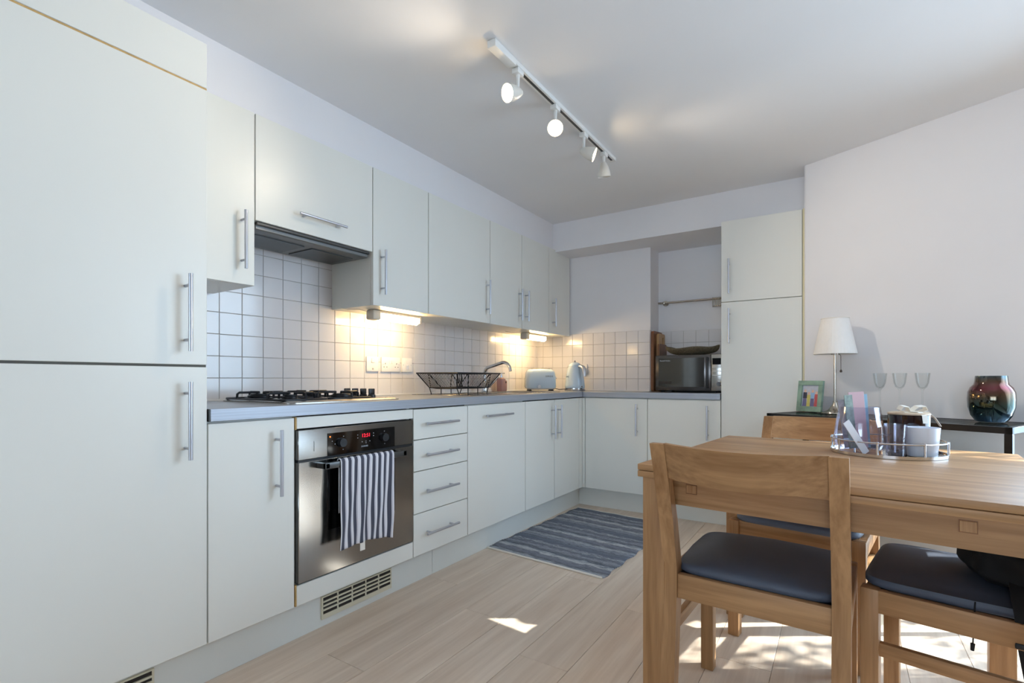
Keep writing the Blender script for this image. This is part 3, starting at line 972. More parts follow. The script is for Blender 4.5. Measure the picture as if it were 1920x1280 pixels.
# ================================================================== SOCKETS
def socket_left(label, y0, w, kind):
    t = thing('wall_socket', label, 'socket', (0.0004, y0, 1.030))
    MB().box(0, .009, 0, w, 0, .086, .003).build('plate', M['whiteplastic'], t)
    def pins(cy_):
        b = MB()
        b.box(.0088, .0094, cy_ - .002, cy_ + .002, .044, .052)
        for s in (-1, 1):
            b.box(.0088, .0094, cy_ + s * .011 - .003, cy_ + s * .011 + .003, .026, .030)
        b.build('pin_holes', M['hole'], t, smooth=False)
    if kind == 'double':
        pins(.030)
        pins(w - .030)
        for s in (-.009, .009):
            MB().box(.009, .0125, w / 2 + s - .007, w / 2 + s + .007, .048, .068, .001, seg=1).build('rocker', M['whiteplastic'], t)
        for s in (.012, w - .012):
            MB().cyl((.009, s, .043), (.0094, s, .043), .003, seg=10).build('screw', M['handle'], t)
    elif kind == 'cooker':
        MB().box(.009, .013, w / 2 - .012, w / 2 + .012, .050, .076, .0015, seg=1).build('rocker', M['whiteplastic'], t)
        MB().box(.009, .0096, w / 2 - .004, w / 2 + .004, .072, .0755).build('pilot_light', M['hole'], t, smooth=False)
        MB().box(.009, .0098, w / 2 - .005, w / 2 + .005, .010, .020).build('mark', M['grout'], t, smooth=False)
    else:
        MB().box(.009, .0125, w / 2 - .010, w / 2 + .010, .054, .072, .0015, seg=1).build('rocker', M['whiteplastic'], t)
        MB().box(.009, .0135, w / 2 - .012, w / 2 + .012, .016, .040, .0015, seg=1).build('fuse_holder', M['ceramic'], t)
        MB().box(.009, .0096, w / 2 - .005, w / 2 + .005, .062, .066).build('pilot_light', M['hole'], t, smooth=False)
        for s in (.010, w - .010):
            MB().cyl((.009, s, .043), (.0094, s, .043), .003, seg=10).build('screw', M['handle'], t)
socket_left('square white switched fuse plate nearest the gas hob', -1.952, .088, 'cooker')
socket_left('wide white double socket plate between two square plates', -1.842, .150, 'double')
socket_left('square white switch plate nearest the dish rack', -1.675, .086, 'fused')
t = thing('wall_socket', 'white double socket with plugs on the tiles behind the kettle', 'socket', (.335, -.0095, 1.028))
MB().box(0, .150, 0, .009, 0, .086, .003).build('plate', M['whiteplastic'], t)
for s in (.035, .115):
    MB().box(s - .024, s + .024, -.026, 0, .012, .060, .006).build('plug', M['whiteplastic'] if s > .1 else M['blackplastic'], t)

# ================================================================== UNDER-CABINET LIGHTS
def strip_light(label, y0, y1):
    t = thing('strip_light', label, 'lamp', (.185, y0, ZUB - .001))
    w = y1 - y0
    MB().box(-.030, .030, 0, .055, -.052, 0, .008).build('ballast_end', M['lightfix'], t)
    MB().box(-.026, .026, .055, w - .018, -.014, 0, .003).build('back_tray', M['lightfix'], t)
    b = MB()
    sec = []
    for yy in (.056, w - .019):
        sec.append([(.024 * math.cos(a) * 1.0, yy, -.016 - .036 * max(0, math.sin(a)) - (0.0)) for a in [R(i * 180 / 10) for i in range(11)]])
    b.sweep(sec)
    b.build('diffuser', M['tube'], t)
    MB().box(-.026, .026, w - .018, w, -.046, 0, .006).build('end_cap', M['lightfix'], t)
    MB().tube([(-.01, .002, -.012), (-.02, -.05, -.004), (-.03, -.12, -.010), (-.05, -.18, -.003)], .002, 6).build('flex', M['lightfix'], t)
strip_light('lit fluorescent strip light under the wall cupboard above the sockets', -2.085, -1.715)
strip_light('lit fluorescent strip light under the wall cupboard above the toaster', -.545, -.20)

# ================================================================== TRACK LIGHT
TXX = 1.175
tr = thing('track_light', 'white ceiling track with four adjustable spotlights', 'lamp', (TXX, -1.765, ZC))
MB().box(-.017, .017, -.60, .60, -.020, -.0005, .002, seg=1).build('rail', M['white_enamel'], tr)
MB().box(-.006, .006, -.44, .58, -.0206, -.018).build('slot', M['dkgrey'], tr, smooth=False)
MB().box(-.019, .019, -.605, -.46, -.030, -.001, .003).build('feed_box', M['white_enamel'], tr)
MB().box(-.018, .018, .596, .603, -.021, -.001, .001, seg=1).build('end_cap', M['white_enamel'], tr)
def spot_head(y, aim, lit, energy, drop=.070, cone=R(110)):
    """aim: world direction of the beam"""
    ly = y + 1.765
    ad = MB().box(-.016, .016, ly - .022, ly + .022, -.042, -.0205, .003).cyl((0, ly, -.042), (0, ly, -.042 - drop), .0085, .006, seg=14).build('adapter', M['white_enamel'], tr)
    q = Vector(aim).normalized()
    piv = Vector((0, ly, -.042 - drop))
    rot = q.to_track_quat('-Z', 'Y').to_euler()
    hd_ = MB().lathe([(.0, .020), (.010, .020), (.016, .012), (.026, -.010), (.033, -.035), (.0355, -.058), (.034, -.058), (.031, -.050), (.025, -.045)], 28) \
        .build('spot_head', M['frost'], tr, piv + q * -.0, rot)
    MB().lathe([(.0, -.046), (.031, -.047), (.031, -.049), (0, -.051)], 28).build('lamp_face', M['lampface'] if lit else M['ceramic'], hd_)
    if lit:
        p = Vector((TXX, -1.765, ZC)) + piv + q * .064
        light('spot_lamp', 'SPOT', p, q, energy, (1.0, .86, .68), spot_size=cone, spot_blend=1.0, shadow_soft_size=.022)
spot_head(-2.185, (-.34, -1.0, -.40), True, 19)
spot_head(-1.865, (.42, -.80, -.62), True, 17, cone=R(90))
spot_head(-1.560, (1.0, .42, -.42), True, 23, cone=R(92))
spot_head(-1.300, (-.05, .25, -1.0), False, 0, drop=.05)

# ================================================================== NICHE: MICROWAVE, BOARDS, BOWL, RAIL
mw = thing('microwave', 'silver and black microwave oven in the niche', 'microwave', (1.134, -.235, ZW))
MB().box(0, .458, .012, .36, .012, .268, .006).build('case', M['dkgrey'], mw)
dm = MB().box(0, .385, 0, .014, .014, .266, .004).build('door', mat('dark_steel', (92, 88, 86), .25, .9), mw)
MB().box(.022, .340, -.0015, .0005, .040, .246, .0005, seg=1).build('window', mat('tinted_mirror_glass', (70, 68, 64), .06, .75, coat=.5), dm)
MB().box(.356, .372, -.026, -.012, .030, .250, .004).box(.357, .371, -.014, .002, .036, .050).box(.357, .371, -.014, .002, .230, .244).build('handle', M['blackplastic'], dm)
MB().box(.387, .458, 0, .014, .014, .266, .003).build('control_panel', M['steel'], mw)
MB().box(.395, .450, -.001, .001, .196, .240).build('display', M['blackglass'], mw, smooth=False)
for k in range(3):
    MB().box(.395, .452, -.003, .001, .120 + k * .028, .1245 + k * .028, .001, seg=1).build('button_strip', M['whiteplastic'], mw)
MB().cyl((.438, .001, .062), (.438, -.014, .062), .017, .015, seg=26).build('dial', M['chrome'], mw)
me = text_mesh('Russell Hobbs', .013)
me.materials.append(M['greyprint'])
link('lettering', me, dm, (.070, -.002, .228), (R(90), 0, 0))
MB().box(.026, .114, -.0021, -.0014, .062, .079).build('sticker', M['hole'], dm, smooth=False)
for fx in (.04, .42):
    for fy in (.05, .32):
        MB().cyl((fx, fy, 0), (fx, fy, .0125), .012, seg=12).build('foot', M['rubber'], mw)

# chopping boards leaning against the side of the niche
def board(label, loc, th, dep, hgt, m, hole=None, rr=.02):
    t = thing('chopping_board', label, 'board', loc)
    b = MB()
    prof = rrect(0, dep, 0, hgt, rr, 0, 5)
    n = len(prof)
    outer = [(p[0], p[1]) for p in prof]
    if not hole:
        b.prism(outer, 0, th, mx=Matrix(((0, 0, 1, 0), (1, 0, 0, 0), (0, 1, 0, 0), (0, 0, 0, 1))))
    else:
        hx, hz, ra, rb = hole
        inner = []
        for x_, z_ in outer:
            a = math.atan2((z_ - hz), (x_ - hx))
            inner.append((hx + ra * math.cos(a), hz + rb * math.sin(a)))
        vs, fs = [], []
        for xx in (0, th):
            vs += [(xx, p[0], p[1]) for p in outer] + [(xx, p[0], p[1]) for p in inner]
        for i in range(n):
            j = (i + 1) % n
            fs += [(i, j, n + j, n + i), (2 * n + i, 2 * n + j, 3 * n + j, 3 * n + i), (i, j, 2 * n + j, 2 * n + i), (n + i, n + j, 3 * n + j, 3 * n + i)]
        b._add(vs, fs)
    b.build('panel', m, t, angle=30)
    return t
board('tallest brown chopping board, standing against the niche side', (1.036, -.035, ZW), .022, .225, .470, M['maple'])
board('pale chopping board with an oval hand hole, behind the microwave', (1.0605, .03, ZW), .018, .165, .455, M['maple'], (.11, .40, .022, .04))
board('short dark brown chopping board next to the microwave', (1.0810, -.02, ZW), .016, .20, .370, M['walnut'])
bpy.data.objects['panel'].data.materials[0] = M['walnut']

# boat-shaped woven bowl on the microwave
b = MB()
def boat(u, v):
    a = u * PI - PI / 2          # along the length
    xx = math.sin(a) * .195
    w = max(.002, math.cos(a)) ** .8 * .085
    t_ = (v - .5) * 2
    yy = w * t_
    rim = .054 + .014 * abs(math.sin(a)) ** 2 + .006 * math.sin(u * 14)
    zz = rim - (rim - .002) * max(0.0, math.cos(a)) ** .7 * (1 - t_ * t_)
    return (xx, yy, zz)
b.grid(boat, 36, 14)
bo = tag(b.build('woven_bowl', M['woven'], None, (1.352, -.06, ZW + .2685), (0, 0, R(-4)), angle=180), 'brown woven boat-shaped bowl on top of the microwave', 'bowl')
bo.modifiers.new('solid', 'SOLIDIFY').thickness = .005

rl = thing('utensil_rail', 'steel utensil rail on the niche wall above the microwave', 'rail', (1.045, .165, 1.600))
MB().cyl((-.012, 0, 0), (.550, 0, 0), .008, seg=14).build('bar', M['nickel'], rl)
for xx in (.035, .50):
    MB().cyl((xx, .0525, 0), (xx, .044, 0), .022, seg=24).cyl((xx, .044, 0), (xx, 0, 0), .007, seg=12).lathe([(.0001, -.012), (.009, -.010), (.0115, 0), (.009, .010), (.0001, .012)], 14, (xx, 0, 0)).build('bracket', M['nickel'], rl)
hk0 = None
for i in range(7):
    xx = 1.045 + .408 + i * .0105
    pts = [(0, .0108 * math.cos(a), .0108 * math.sin(a)) for a in [R(-40 + 20 * q) for q in range(13)]]
    pts += [(0, -.0095, -.035)] + [(0, .0025 + .012 * math.cos(a), -.050 + .012 * math.sin(a)) for a in [R(180 + 20 * q) for q in range(10)]]
    if hk0 is None:
        hk0 = tag(MB().tube(pts, .0026, 6).build('rail_hook', M['nickel'], None, (xx, .165, 1.6003)),
                  'small steel S-hook hanging on the utensil rail', 'hook', 'S-hooks at the end of the utensil rail')
    else:
        c = copy_tree(hk0)
        c.location = (xx, .165, 1.6003)

# ================================================================== RUG
rug_stops = []
pal = [(96, 100, 112), (125, 133, 147), (85, 88, 98), (153, 159, 171), (108, 114, 128), (181, 185, 193), (91, 94, 105), (136, 140, 152), (101, 104, 117), (202, 204, 208), (112, 119, 134), (81, 85, 93),
       (144, 147, 157), (103, 109, 123), (165, 169, 179), (93, 97, 110), (129, 135, 147), (85, 87, 97), (188, 192, 199), (107, 112, 127)]
acc = 0.0
ws = [random.uniform(.4, 1.5) for _ in pal]
for c, w_ in zip(pal, ws):
    rug_stops.append((acc / sum(ws), c))
    acc += w_
M['rug'] = ramp_stripe_mat('rag_rug_weave', rug_stops, 2.9, .95, axis='V', noise=.42, nscale=1.0, bump=1.0, interp='LINEAR', stretch=(14, 180, 1))
def rugf(u, v):
    xx = -.375 + .75 * u + .006 * math.sin(v * 40) * (1 if u in (0, 1) else 0)
    yy = -.555 + 1.11 * v - .028 * (u - .5) + .006 * math.sin(u * 7)
    return (xx, yy, .006 + .0012 * math.sin(v * 330) + .0008 * math.sin(u * 23 + v * 17))
b = MB()
b.grid(rugf, 30, 260)
rg = tag(b.build('rag_rug', M['rug'], None, (.935, -.99, 0), (0, 0, R(-2.5)), angle=180), 'blue and grey striped rag rug in front of the sink units', 'rug')
rg.modifiers.new('solid', 'SOLIDIFY').thickness = .0055
for s in (-1, 1):
    MB().box(-.372, .372, -.006, .006, .001, .0085, .002).build('hem', M['ribbon'], rg, (0, s * .557, 0), (0, 0, R(-2.2)))

# ================================================================== TABLE
TZ = .742
TA = R(-5.2)
tb = thing('dining_table', 'light oak folding-top dining table with square legs', 'table', (2.262, -2.0695, 0), TA)
TL, TWd = .445, .465
MB().box(-TL, TL, -TWd, TWd, TZ - .0175, TZ, .002).build('top_leaf', M['oakx'], tb)
MB().box(-TL, TL, -TWd, TWd, TZ - .0365, TZ - .019, .002).build('under_leaf', M['oakx'], tb)
MB().box(-TL + .05, TL - .05, -TWd + .028, -TWd + .05, .635, TZ - .037).build('apron', M['oakx'], tb, smooth=False)
MB().box(-TL + .05, TL - .05, TWd - .05, TWd - .028, .635, TZ - .037).build('apron', M['oakx'], tb, smooth=False)
MB().box(-TL + .028, -TL + .05, -TWd + .05, TWd - .05, .635, TZ - .037).build('apron', M['oaky'], tb, smooth=False)
MB().box(TL - .05, TL - .028, -TWd + .05, TWd - .05, .635, TZ - .037).build('apron', M['oaky'], tb, smooth=False)
for sx_ in (-1, 1):
    for sy_ in (-1, 1):
        cx, cy_ = sx_ * (TL - .043), sy_ * (TWd - .043)
        MB().box(cx - .032, cx + .032, cy_ - .032, cy_ + .032, 0, TZ - .037, .003).build('leg', M['oakz'], tb)
for px in (-.30, .262):
    MB().box(px - .0150, px + .0150, -TWd + .0272, -TWd + .0285, .6692, .6958).build('plug_joint', M['walnut'], tb, smooth=False)
    MB().box(px - .0135, px + .0135, -TWd + .0255, -TWd + .03, .671, .694, .001, seg=1).build('dowel_plug', M['oak_end'], tb)

# ================================================================== CHAIRS
def superq(w, d, n=40, e=5.0):
    out = []
    for i in range(n):
        a = 2 * PI * i / n
        c, s = math.cos(a), math.sin(a)
        out.append((w * math.copysign(abs(c) ** (2 / e), c), d * math.copysign(abs(s) ** (2 / e), s)))
    return out

def make_chair(label, loc, rotz, seatmat):
    t = thing('dining_chair', label, 'chair', loc, rotz, 'dining chairs around the oak table')
    HW = .200
    for s in (-1, 1):
        xs = s * HW
        # rear leg and back post in one raked piece
        secs = []
        for z, y, dy in ((0, -.215, .017), (.20, -.195, .019), (.38, -.175, .022), (.46, -.173, .022), (.60, -.208, .019), (.74, -.258, .016), (.815, -.288, .013)):
            secs.append([(xs - .019, y - dy, z), (xs + .019, y - dy, z), (xs + .019, y + dy, z), (xs - .019, y + dy, z)])
        MB().sweep(secs).build('rear_leg', M['oakz'], t, angle=30)
        MB().box(xs - .020, xs + .020, .178, .218, 0, .444, .003).build('front_leg', M['oakz'], t)
        MB().box(xs + s * .019 - .011 - .011 * s, xs + s * .019 + .011 - .011 * s, -.155, .180, .385, .443, .002).build('side_rail', M['oaky'], t)
        MB().box(xs - .009, xs + .009, -.182, .180, .272, .307, .002).build('stretcher', M['oaky'], t)
    MB().box(-HW + .019, HW - .019, -.190, -.168, .378, .445, .002).build('rear_rail', M['oakx'], t)
    MB().box(-HW + .019, HW - .019, .188, .210, .385, .443, .002).build('front_rail', M['oakx'], t)
    # curved top rail
    secs = []
    N = 16
    for i in range(N + 1):
        u = i / N
        xx = -HW + .017 + u * (2 * HW - .034)
        bow = -.054 * (1 - (2 * u - 1) ** 2)
        yb, yt = -.251 + bow, -.289 + bow
        zb, zt = .722 - .004 * (1 - (2 * u - 1) ** 2), .817 - .002 * (1 - (2 * u - 1) ** 2)
        secs.append([(xx, yb - .011, zb), (xx, yb + .011, zb), (xx, yt + .010, zt), (xx, yt - .010, zt)])
    MB().sweep(secs).build('top_rail', M['oakx'], t, angle=30)
    MB().box(-HW + .012, HW - .012, -.168, .188, .424, .4425).build('seat_board', M['blackplastic'], t, smooth=False)
    # upholstered seat
    b = MB()
    rings = []
    for sc, z in ((.97, .443), (1.0, .449), (1.0, .458), (.985, .466), (.93, .4735), (.80, .480), (.55, .485), (.25, .487), (.02, .4875)):
        ring = []
        for x_, y_ in superq(.198 * sc, .198 * sc, 48, 7.0 if sc > .9 else 4.0):
            sag = .010 * (x_ / .2) ** 2 if z > .47 else 0.0
            ring.append((x_ * (1.0 + .03 * (y_ > 0)), y_ + .022, z - sag))
        rings.append(ring)
    b.sweep(rings)
    b.build('seat', seatmat, t, angle=60)
    return t
make_chair('oak dining chair with its curved back rail in front of the table edge', (2.077, -2.300, 0), R(-3), M['seat'])
make_chair('oak dining chair standing between the table and the black console', (2.150, -1.63, 0), R(171.8), M['seat'])
make_chair('oak dining chair with a black bag lying on its seat', (2.562, -2.128, 0), R(79.5), M['seat'])

# black bag on the chair seat, strap hanging down
bgt = thing('shoulder_bag', 'black fabric bag with buckled strap lying on a dining chair seat', 'bag', (2.655, -2.155, .486), R(-10))
bm = bmesh.new()
bmesh.ops.create_icosphere(bm, subdivisions=4, radius=1.0)
for v in bm.verts:
    n_ = .07 * math.sin(v.co.x * 7 + 1) * math.cos(v.co.y * 6) + .05 * math.sin(v.co.z * 9 + v.co.x * 4)
    e = 0.72
    c = v.co
    x_, y_, z_ = [math.copysign(abs(q) ** e, q) for q in c]
    v.co = Vector((x_ * .125, y_ * .155, z_ * .068)) * (1 + n_)
    v.co.z += .058
    if v.co.z < .002:
        v.co.z = .002
me = bpy.data.meshes.new('bag_body')
bm.to_mesh(me)
bm.free()
me.materials.append(M['bag'])
me.polygons.foreach_set('use_smooth', [True] * len(me.polygons))
link('bag_body', me, bgt)
def ribbon(pts, w, th, side):
    b = MB()
    side = Vector(side).normalized()
    secs = []
    pts = [Vector(p) for p in pts]
    for i, p in enumerate(pts):
        t_ = (pts[min(i + 1, len(pts) - 1)] - pts[max(i - 1, 0)]).normalized()
        n = t_.cross(side).normalized()
        secs.append([p - side * w - n * th, p + side * w - n * th, p + side * w + n * th, p - side * w + n * th])
    return b.sweep(secs)
st = ribbon([(-.02, -.10, .05), (-.02, -.135, .035), (-.018, -.175, .008), (-.012, -.200, -.03), (-.008, -.206, -.09), (.002, -.206, -.16), (.012, -.206, -.20)], .019, .0016, (1, 0, 0)).build('strap', M['bag'], bgt)
MB().box(-.030, .014, -.213, -.203, -.098, -.086, .002).build('buckle', M['blackplastic'], st)
MB().box(-.008, .034, -.214, -.201, -.222, -.190, .003).build('buckle', M['blackplastic'], st)
MB().tube([(-.095, -.195, -.02), (-.098, -.200, -.09), (-.099, -.201, -.118)], .0015, 6).cyl((-.099, -.201, -.116), (-.100, -.201, -.132), .0045, .0035, seg=10).build('zip_pull', M['bag'], bgt)

# ================================================================== TRAY AND WHAT STANDS ON IT
TRX, TRY, TRR = 2.392, -1.852, .156
ty = thing('serving_tray', 'round mirrored silver tray with a low wire gallery on the table', 'tray', (TRX, TRY, TZ))
MB().lathe([(0, .003), (TRR - .006, .003), (TRR - .004, .010), (TRR, .011), (TRR, .001), (TRR - .004, .0), (0, .0)], 64).build('plate', M['chrome'], ty)
ring = [((TRR - .002) * math.cos(2 * PI * i / 64), (TRR - .002) * math.sin(2 * PI * i / 64), .046) for i in range(64)]
MB().tube(ring, .0025, 8, True).build('gallery_wire', M['chrome'], ty)
for i in range(8):
    a = 2 * PI * i / 8 + R(-102)
    x_, y_ = (TRR - .002) * math.cos(a), (TRR - .002) * math.sin(a)
    MB().cyl((x_, y_, .008), (x_, y_, .050), .003, seg=10).build('gallery_post', M['chrome'], ty)
# direction towards the camera's right, used only to spread things on the tray
ZT = TZ + .0032
def on_tray(a, b_):
    return (TRX + .838 * a - .5455 * b_, TRY + .5455 * a + .838 * b_, ZT)
jg = thing('glass_jug', 'clear ribbed glass jar holding leaflets on the silver tray', 'jar', on_tray(-.075, .020))
MB().lathe([(0, .002), (.060, .002), (.068, .010), (.071, .03), (.069, .075), (.062, .115), (.056, .148), (.0535, .148), (.0595, .114), (.0665, .075), (.0685, .03), (.065, .012), (0, .008)], 48,
           wob=lambda t_, i: 1 + .012 * math.cos(t_ * 16)).build('jar_wall', M['glass_jug'], jg)
gl = thing('tumbler', 'clear drinking glass on the silver tray in front of the jar', 'glass', on_tray(-.035, -.085))
MB().lathe([(0, .001), (.023, .001), (.025, .006), (.030, .100), (.0285, .100), (.0235, .010), (0, .009)], 36).build('glass_wall', M['glass_jug'], gl)
def leaflet(label, base, w, hgt, tilt, rz, m, name='leaflet'):
    o = MB().box(-w / 2, w / 2, -.0012, .0012, 0, hgt, .0006, seg=1).build(name, m, None, base, (R(tilt[0]), R(tilt[1]), R(rz)), smooth=False)
    return tag(o, label, 'leaflet')
c = Vector(on_tray(-.075, .020)) + Vector((0, 0, .011))
leaflet('tall pink leaflet standing in the glass jar', c + Vector((.004, .012, 0)), .052, .186, (-3, -3), 33, mat('pink_card', (222, 186, 192), .5, var=.05))
leaflet('green patterned leaflet standing in the glass jar', c + Vector((-.016, -.004, 0)), .030, .176, (-2, -5), 40, mat('green_card', (142, 156, 148), .5, var=.3, scale=60))
leaflet('blue edged leaflet standing in the glass jar', c + Vector((.014, .026, 0)), .044, .178, (-3, -2), 33, mat('blue_card', (150, 186, 208), .5, var=.05))
leaflet('grey leaflet with dark stripe standing in the glass jar', c + Vector((-.030, -.012, 0)), .022, .160, (-2, -7), 20, mat('grey_card', (176, 174, 186), .5, var=.3, scale=40))
leaflet('white folded card leaning over the tray rim', Vector(on_tray(-.108, -.060)) + Vector((0, 0, .006)), .022, .125, (6, -36), 33, M['paper'], 'folded_card')

cn = thing('candle_jar', 'dark amber candle jar with white ribbon on the silver tray', 'candle', on_tray(.085, .015))
MB().lathe([(0, .001), (.052, .001), (.056, .006), (.0565, .122), (.054, .124), (.053, .118), (0, .116)], 48).build('jar_body', M['amber'], cn)
MB().lathe([(.0550, .1225), (.0570, .1235), (.0570, .128), (.050, .1305), (0, .131)], 40).build('lid', mat('pale_wood_lid', (206, 182, 156), .5), cn)
for s in (-1, 1):
    lp = [(0, 0, .131), (s * .016, -.012, .150), (s * .036, -.016, .152), (s * .044, -.014, .140), (s * .028, -.012, .133), (0, -.002, .132)]
    ribbon(lp, .010, .0008, (0, 1, .2)).build('bow_loop', M['ribbon'], cn, rot=(0, 0, R(33)))
ribbon([(.0, -.005, .132), (.0, -.045, .133), (.003, -.060, .122), (.006, -.0605, .098)], .008, .0008, (1, 0, 0)).build('ribbon_tail', M['ribbon'], cn, rot=(0, 0, R(33)))
ribbon([(.02, .0, .132), (.055, -.01, .132), (.075, -.015, .110), (.088, -.02, .085)], .004, .0008, (0, 1, 0)).build('ribbon_tail', M['ribbon'], cn, rot=(0, 0, R(33)))
cu_ = thing('white_cup', 'plain white ceramic cup in front of the amber candle', 'cup', on_tray(.045, -.088))
MB().lathe([(0, .001), (.036, .001), (.038, .004), (.0445, .088), (.0445, .0905), (.0425, .0905), (.0365, .010), (0, .008)], 40).build('cup_wall', M['ceramic'], cu_)

# ================================================================== CONSOLE TABLE
CZ = .799
cs = thing('console_table', 'black metal console table with glass top against the oblique wall', 'table', WP + WN * .02 + WU * .005, WA)
CL, CD = .985, .385     # local x along the wall, local -y towards the room
b = MB()
b.box(0, CL, -CD, -CD + .022, CZ - .026, CZ, .001, seg=1).box(0, CL, -.022, 0, CZ - .026, CZ, .001, seg=1).box(0, .022, -CD, 0, CZ - .026, CZ, .001, seg=1).box(CL - .022, CL, -CD, 0, CZ - .026, CZ, .001, seg=1)
b.build('top_frame', M['console'], cs)
MB().box(.021, CL - .021, -CD + .021, -.021, CZ - .008, CZ - .001).build('glass_top', M['glass_top'], cs, smooth=False)
for xx in (0, CL - .024):
    for yy in (-CD, -.024):
        MB().box(xx, xx + .024, yy, yy + .024, 0, CZ - .026, .001, seg=1).build('leg', M['console'], cs)
MB().box(0, CL, -CD, -CD + .02, .30, .32).box(0, CL, -.02, 0, .30, .32).build('shelf_frame', M['console'], cs, smooth=False)
MB().box(.005, CL - .005, -CD + .01, -.01, .320, .328).build('glass_shelf', M['glass_top'], cs, smooth=False)
def con(s, d, z=CZ):
    p = WP + WU * s + WN * d
    return (p.x, p.y, z)
# storage box and plastic bag on the lower shelf
t = thing('storage_box', 'white storage box on the lower shelf of the console table', 'box', con(.70, .22, .3285), WA)
MB().box(-.20, .20, -.13, .13, 0, .30, .008).build('box_body', M['white_enamel'], t)
MB().box(-.205, .205, -.135, .135, .28, .32, .006).build('lid', M['whiteplastic'], t)
bm = bmesh.new()
bmesh.ops.create_icosphere(bm, subdivisions=4, radius=1.0)
for v in bm.verts:
    c_ = v.co.copy()
    n_ = 1 + .10 * math.sin(c_.x * 11 + c_.z * 5) + .08 * math.sin(c_.y * 13 - c_.z * 9) + .05 * math.sin(c_.x * 23 + c_.y * 19)
    v.co = Vector((c_.x * .15, c_.y * .10, c_.z * .17)) * n_
    v.co.z = max(v.co.z + .165, .001)
me = bpy.data.meshes.new('plastic_bag')
bm.to_mesh(me)
bm.free()
me.materials.append(glass_mat('clear_plastic_film', (226, 226, 230), .14, .15))
pb = link('plastic_bag', me, None, con(.34, .19, .3285), (0, 0, WA))
tag(pb, 'crumpled clear plastic bag on the lower shelf of the console table', 'bag')

# photo frame
pf = thing('photo_frame', 'green marbled photo frame with a picture of four people', 'frame', con(.082, .118), WA - R(10))
FW, FH = .152, .176
M['marble'] = mat('green_marble', (134, 162, 146), .3, var=.4, scale=14, stretch=(1, 1, 1), coat=.3)
b = MB()
for x0, x1, z0, z1 in ((-FW / 2, FW / 2, 0, .030), (-FW / 2, FW / 2, FH - .026, FH), (-FW / 2, -FW / 2 + .026, .030, FH - .026), (FW / 2 - .026, FW / 2, .030, FH - .026)):
    b.box(x0, x1, -.012, .004, z0, z1, .0015, seg=1)
tilt = (R(-7), 0, 0)
fr = b.build('frame', M['marble'], pf, (0, 0, .002), tilt)
cols = [(196, 200, 214), (52, 56, 78), (206, 196, 110), (150, 186, 222), (196, 92, 96), (228, 186, 166), (110, 108, 150), (176, 116, 90), (150, 166, 122)]
pm = [mat('print_%s' % n, c_, .4, var=.06, scale=60) for n, c_ in zip(('sky', 'navy', 'yellow', 'lightblue', 'red', 'skin', 'lilac', 'hair', 'grass'), cols)]
b = MB()
b.box(-FW / 2 + .024, FW / 2 - .024, -.002, .002, .028, FH - .024)
def fig(cx, top, bot, sh, low, wd=.010):
    y0 = -.0026
    zt, zb = top, bot
    zm = zb + (zt - zb) * .48
    b.prism([(cx - wd, zm), (cx + wd, zm), (cx + wd * .9, zt - .016), (cx - wd * .9, zt - .016)], 0, .0004, sh, Matrix(((1, 0, 0, 0), (0, 0, -1, y0 + .0006), (0, 1, 0, 0), (0, 0, 0, 1))))
    b.prism([(cx - wd * 1.05, zb), (cx + wd * 1.05, zb), (cx + wd * .8, zm), (cx - wd * .8, zm)], 0, .0004, low, Matrix(((1, 0, 0, 0), (0, 0, -1, y0 + .0006), (0, 1, 0, 0), (0, 0, 0, 1))))
    b.prism([(cx + .0068 * math.cos(q * PI / 5), zt - .008 + .0085 * math.sin(q * PI / 5)) for q in range(10)], 0, .0004, 5, Matrix(((1, 0, 0, 0), (0, 0, -1, y0 + .0006), (0, 1, 0, 0), (0, 0, 0, 1))))
fig(-.033, .126, .030, 1, 6, .0125)
fig(-.010, .112, .030, 2, 2, .011)
fig(.013, .124, .030, 3, 6, .0125)
fig(.036, .116, .030, 4, 4, .011)
b.build('photo', pm, fr, smooth=False)
MB().box(-FW / 2 + .006, FW / 2 - .006, .004, .008, .004, FH - .004).build('backing', M['blackplastic'], fr, smooth=False)
MB().prism([(-.012, .006), (.012, .006), (.012, .045), (-.012, .045)], 0, .003, mx=Matrix.Translation((0, 0, .001))).build('strut', M['blackplastic'], pf)

# table lamp
lp_ = thing('table_lamp', 'silver table lamp with pleated white shade on the console table', 'lamp', con(.224, .130))
MB().lathe([(0, .0), (.062, .0), (.064, .003), (.062, .007), (.050, .011), (.034, .020), (.022, .034), (.013, .050), (.009, .062), (.0, .063)], 48).build('base', M['nickel'], lp_)
MB().cyl((0, 0, .058), (0, 0, .345), .0065, seg=18).lathe([(.007, .060), (.010, .063), (.010, .067), (.007, .070)], 18).build('pole', M['nickel'], lp_)
MB().cyl((0, 0, .318), (0, 0, .345), .018, .020, seg=24).cyl((0, 0, .345), (0, 0, .40), .014, seg=18).build('lamp_holder', M['nickel'], lp_)
sh_ = MB().lathe([(.101, .322), (.101, .326), (.064, .512), (.064, .516), (.0625, .516), (.0995, .326), (.0995, .322)], 160, wob=lambda t_, i: 1 + (.007 * math.cos(t_ * 40) if i in (1, 2) else 0)).build('shade', M['shade'], lp_)
MB().tube([(.0645 * math.cos(2 * PI * i / 48), .0645 * math.sin(2 * PI * i / 48), .514) for i in range(48)], .0022, 6, True).build('shade_ring', M['ribbon'], sh_)
for k in range(3):
    a = 2 * PI * k / 3
    MB().tube([(.012 * math.cos(a), .012 * math.sin(a), .40), (.063 * math.cos(a), .063 * math.sin(a), .510)], .0016, 6).build('shade_arm', M['nickel'], sh_)
MB().tube([(.018, -.012, .322), (.026, -.016, .312), (.027, -.016, .235)], .0013, 6).lathe([(.0001, .222), (.0055, .224), (.006, .230), (.003, .237), (.0001, .238)], 12, (.027, -.016, 0)).build('pull_chain', M['cord'], lp_)
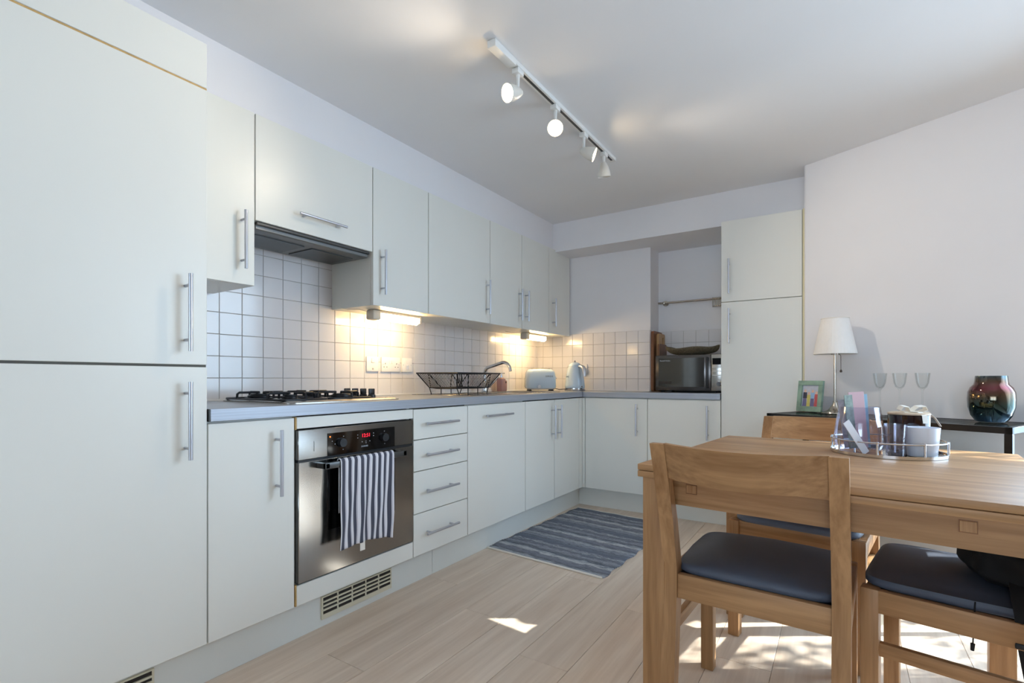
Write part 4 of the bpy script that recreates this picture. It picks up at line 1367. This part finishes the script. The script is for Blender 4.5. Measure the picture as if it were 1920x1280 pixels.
hd_shadow = None

# wine glasses
wg = thing('wine_glass', 'clear stemmed wine glass standing behind the leaflet jar on the console', 'glass', con(.440, .14), group='wine glasses on the console table')
MB().lathe([(0, .001), (.030, .001), (.030, .003), (.011, .006), (.0045, .012), (.0036, .060), (.0036, .130), (.007, .138), (.018, .148), (.0245, .168), (.030, .216), (.0288, .216), (.0232, .169), (.0165, .151), (.005, .142), (0, .140)], 36).build('glass_body', M['glass'], wg)
for s, d, l in ((.522, .135, 'clear stemmed wine glass between two others on the console'), (.612, .13, 'clear stemmed wine glass beside the dark vase end of the row')):
    c_ = copy_tree(wg)
    c_.location = con(s, d)
    c_['label'] = l

# vase
vm_ = bpy.data.materials.new('iridescent_dark_glass')
vm_.use_nodes = True
nt = vm_.node_tree
bs = nt.nodes['Principled BSDF']
tc = nd(nt, 'ShaderNodeTexCoord')
sp = nd(nt, 'ShaderNodeSeparateXYZ')
nt.links.new(tc.outputs['Object'], sp.inputs[0])
nz = nd(nt, 'ShaderNodeTexNoise', Scale=14.0, Detail=3.0)
nt.links.new(tc.outputs['Object'], nz.inputs['Vector'])
ma = nd(nt, 'ShaderNodeMath', operation='MULTIPLY_ADD')
ma.inputs[1].default_value = .035
nt.links.new(nz.outputs['Fac'], ma.inputs[0])
nt.links.new(sp.outputs['Z'], ma.inputs[2])
rp = nd(nt, 'ShaderNodeValToRGB')
mr = nd(nt, 'ShaderNodeMapRange')
mr.inputs['From Max'].default_value = .225
nt.links.new(ma.outputs[0], mr.inputs['Value'])
nt.links.new(mr.outputs['Result'], rp.inputs['Fac'])
els = rp.color_ramp.elements
els[0].position, els[0].color = 0.0, lin((20, 44, 84))
els[1].position, els[1].color = 1.0, lin((60, 96, 108))
for p_, c_ in ((.22, (22, 50, 66)), (.42, (44, 64, 56)), (.6, (92, 70, 46)), (.74, (104, 44, 52)), (.86, (96, 74, 56))):
    e_ = els.new(p_)
    e_.color = lin(c_)
nt.links.new(rp.outputs['Color'], bs.inputs['Base Color'])
bs.inputs['Metallic'].default_value = .9
bs.inputs['Roughness'].default_value = .07
bs.inputs['Coat Weight'].default_value = .6
vs_ = thing('vase', 'round dark iridescent glass vase on the console table', 'vase', con(.862, .150))
MB().lathe([(0.0000, .002), (0.0385, .0), (0.0508, .004), (0.0678, .030), (0.0774, .065), (0.0789, .100), (0.0770, .130), (0.0693, .150), (0.0577, .163), (0.0547, .175), (0.0524, .200), (0.0504, .200), (0.0524, .172), (0.0662, .148), (0.0739, .128), (0.0755, .100), (0.0724, .062), (0.0616, .03), (0.0000, .012)], 64).build('vase_body', vm_, vs_)
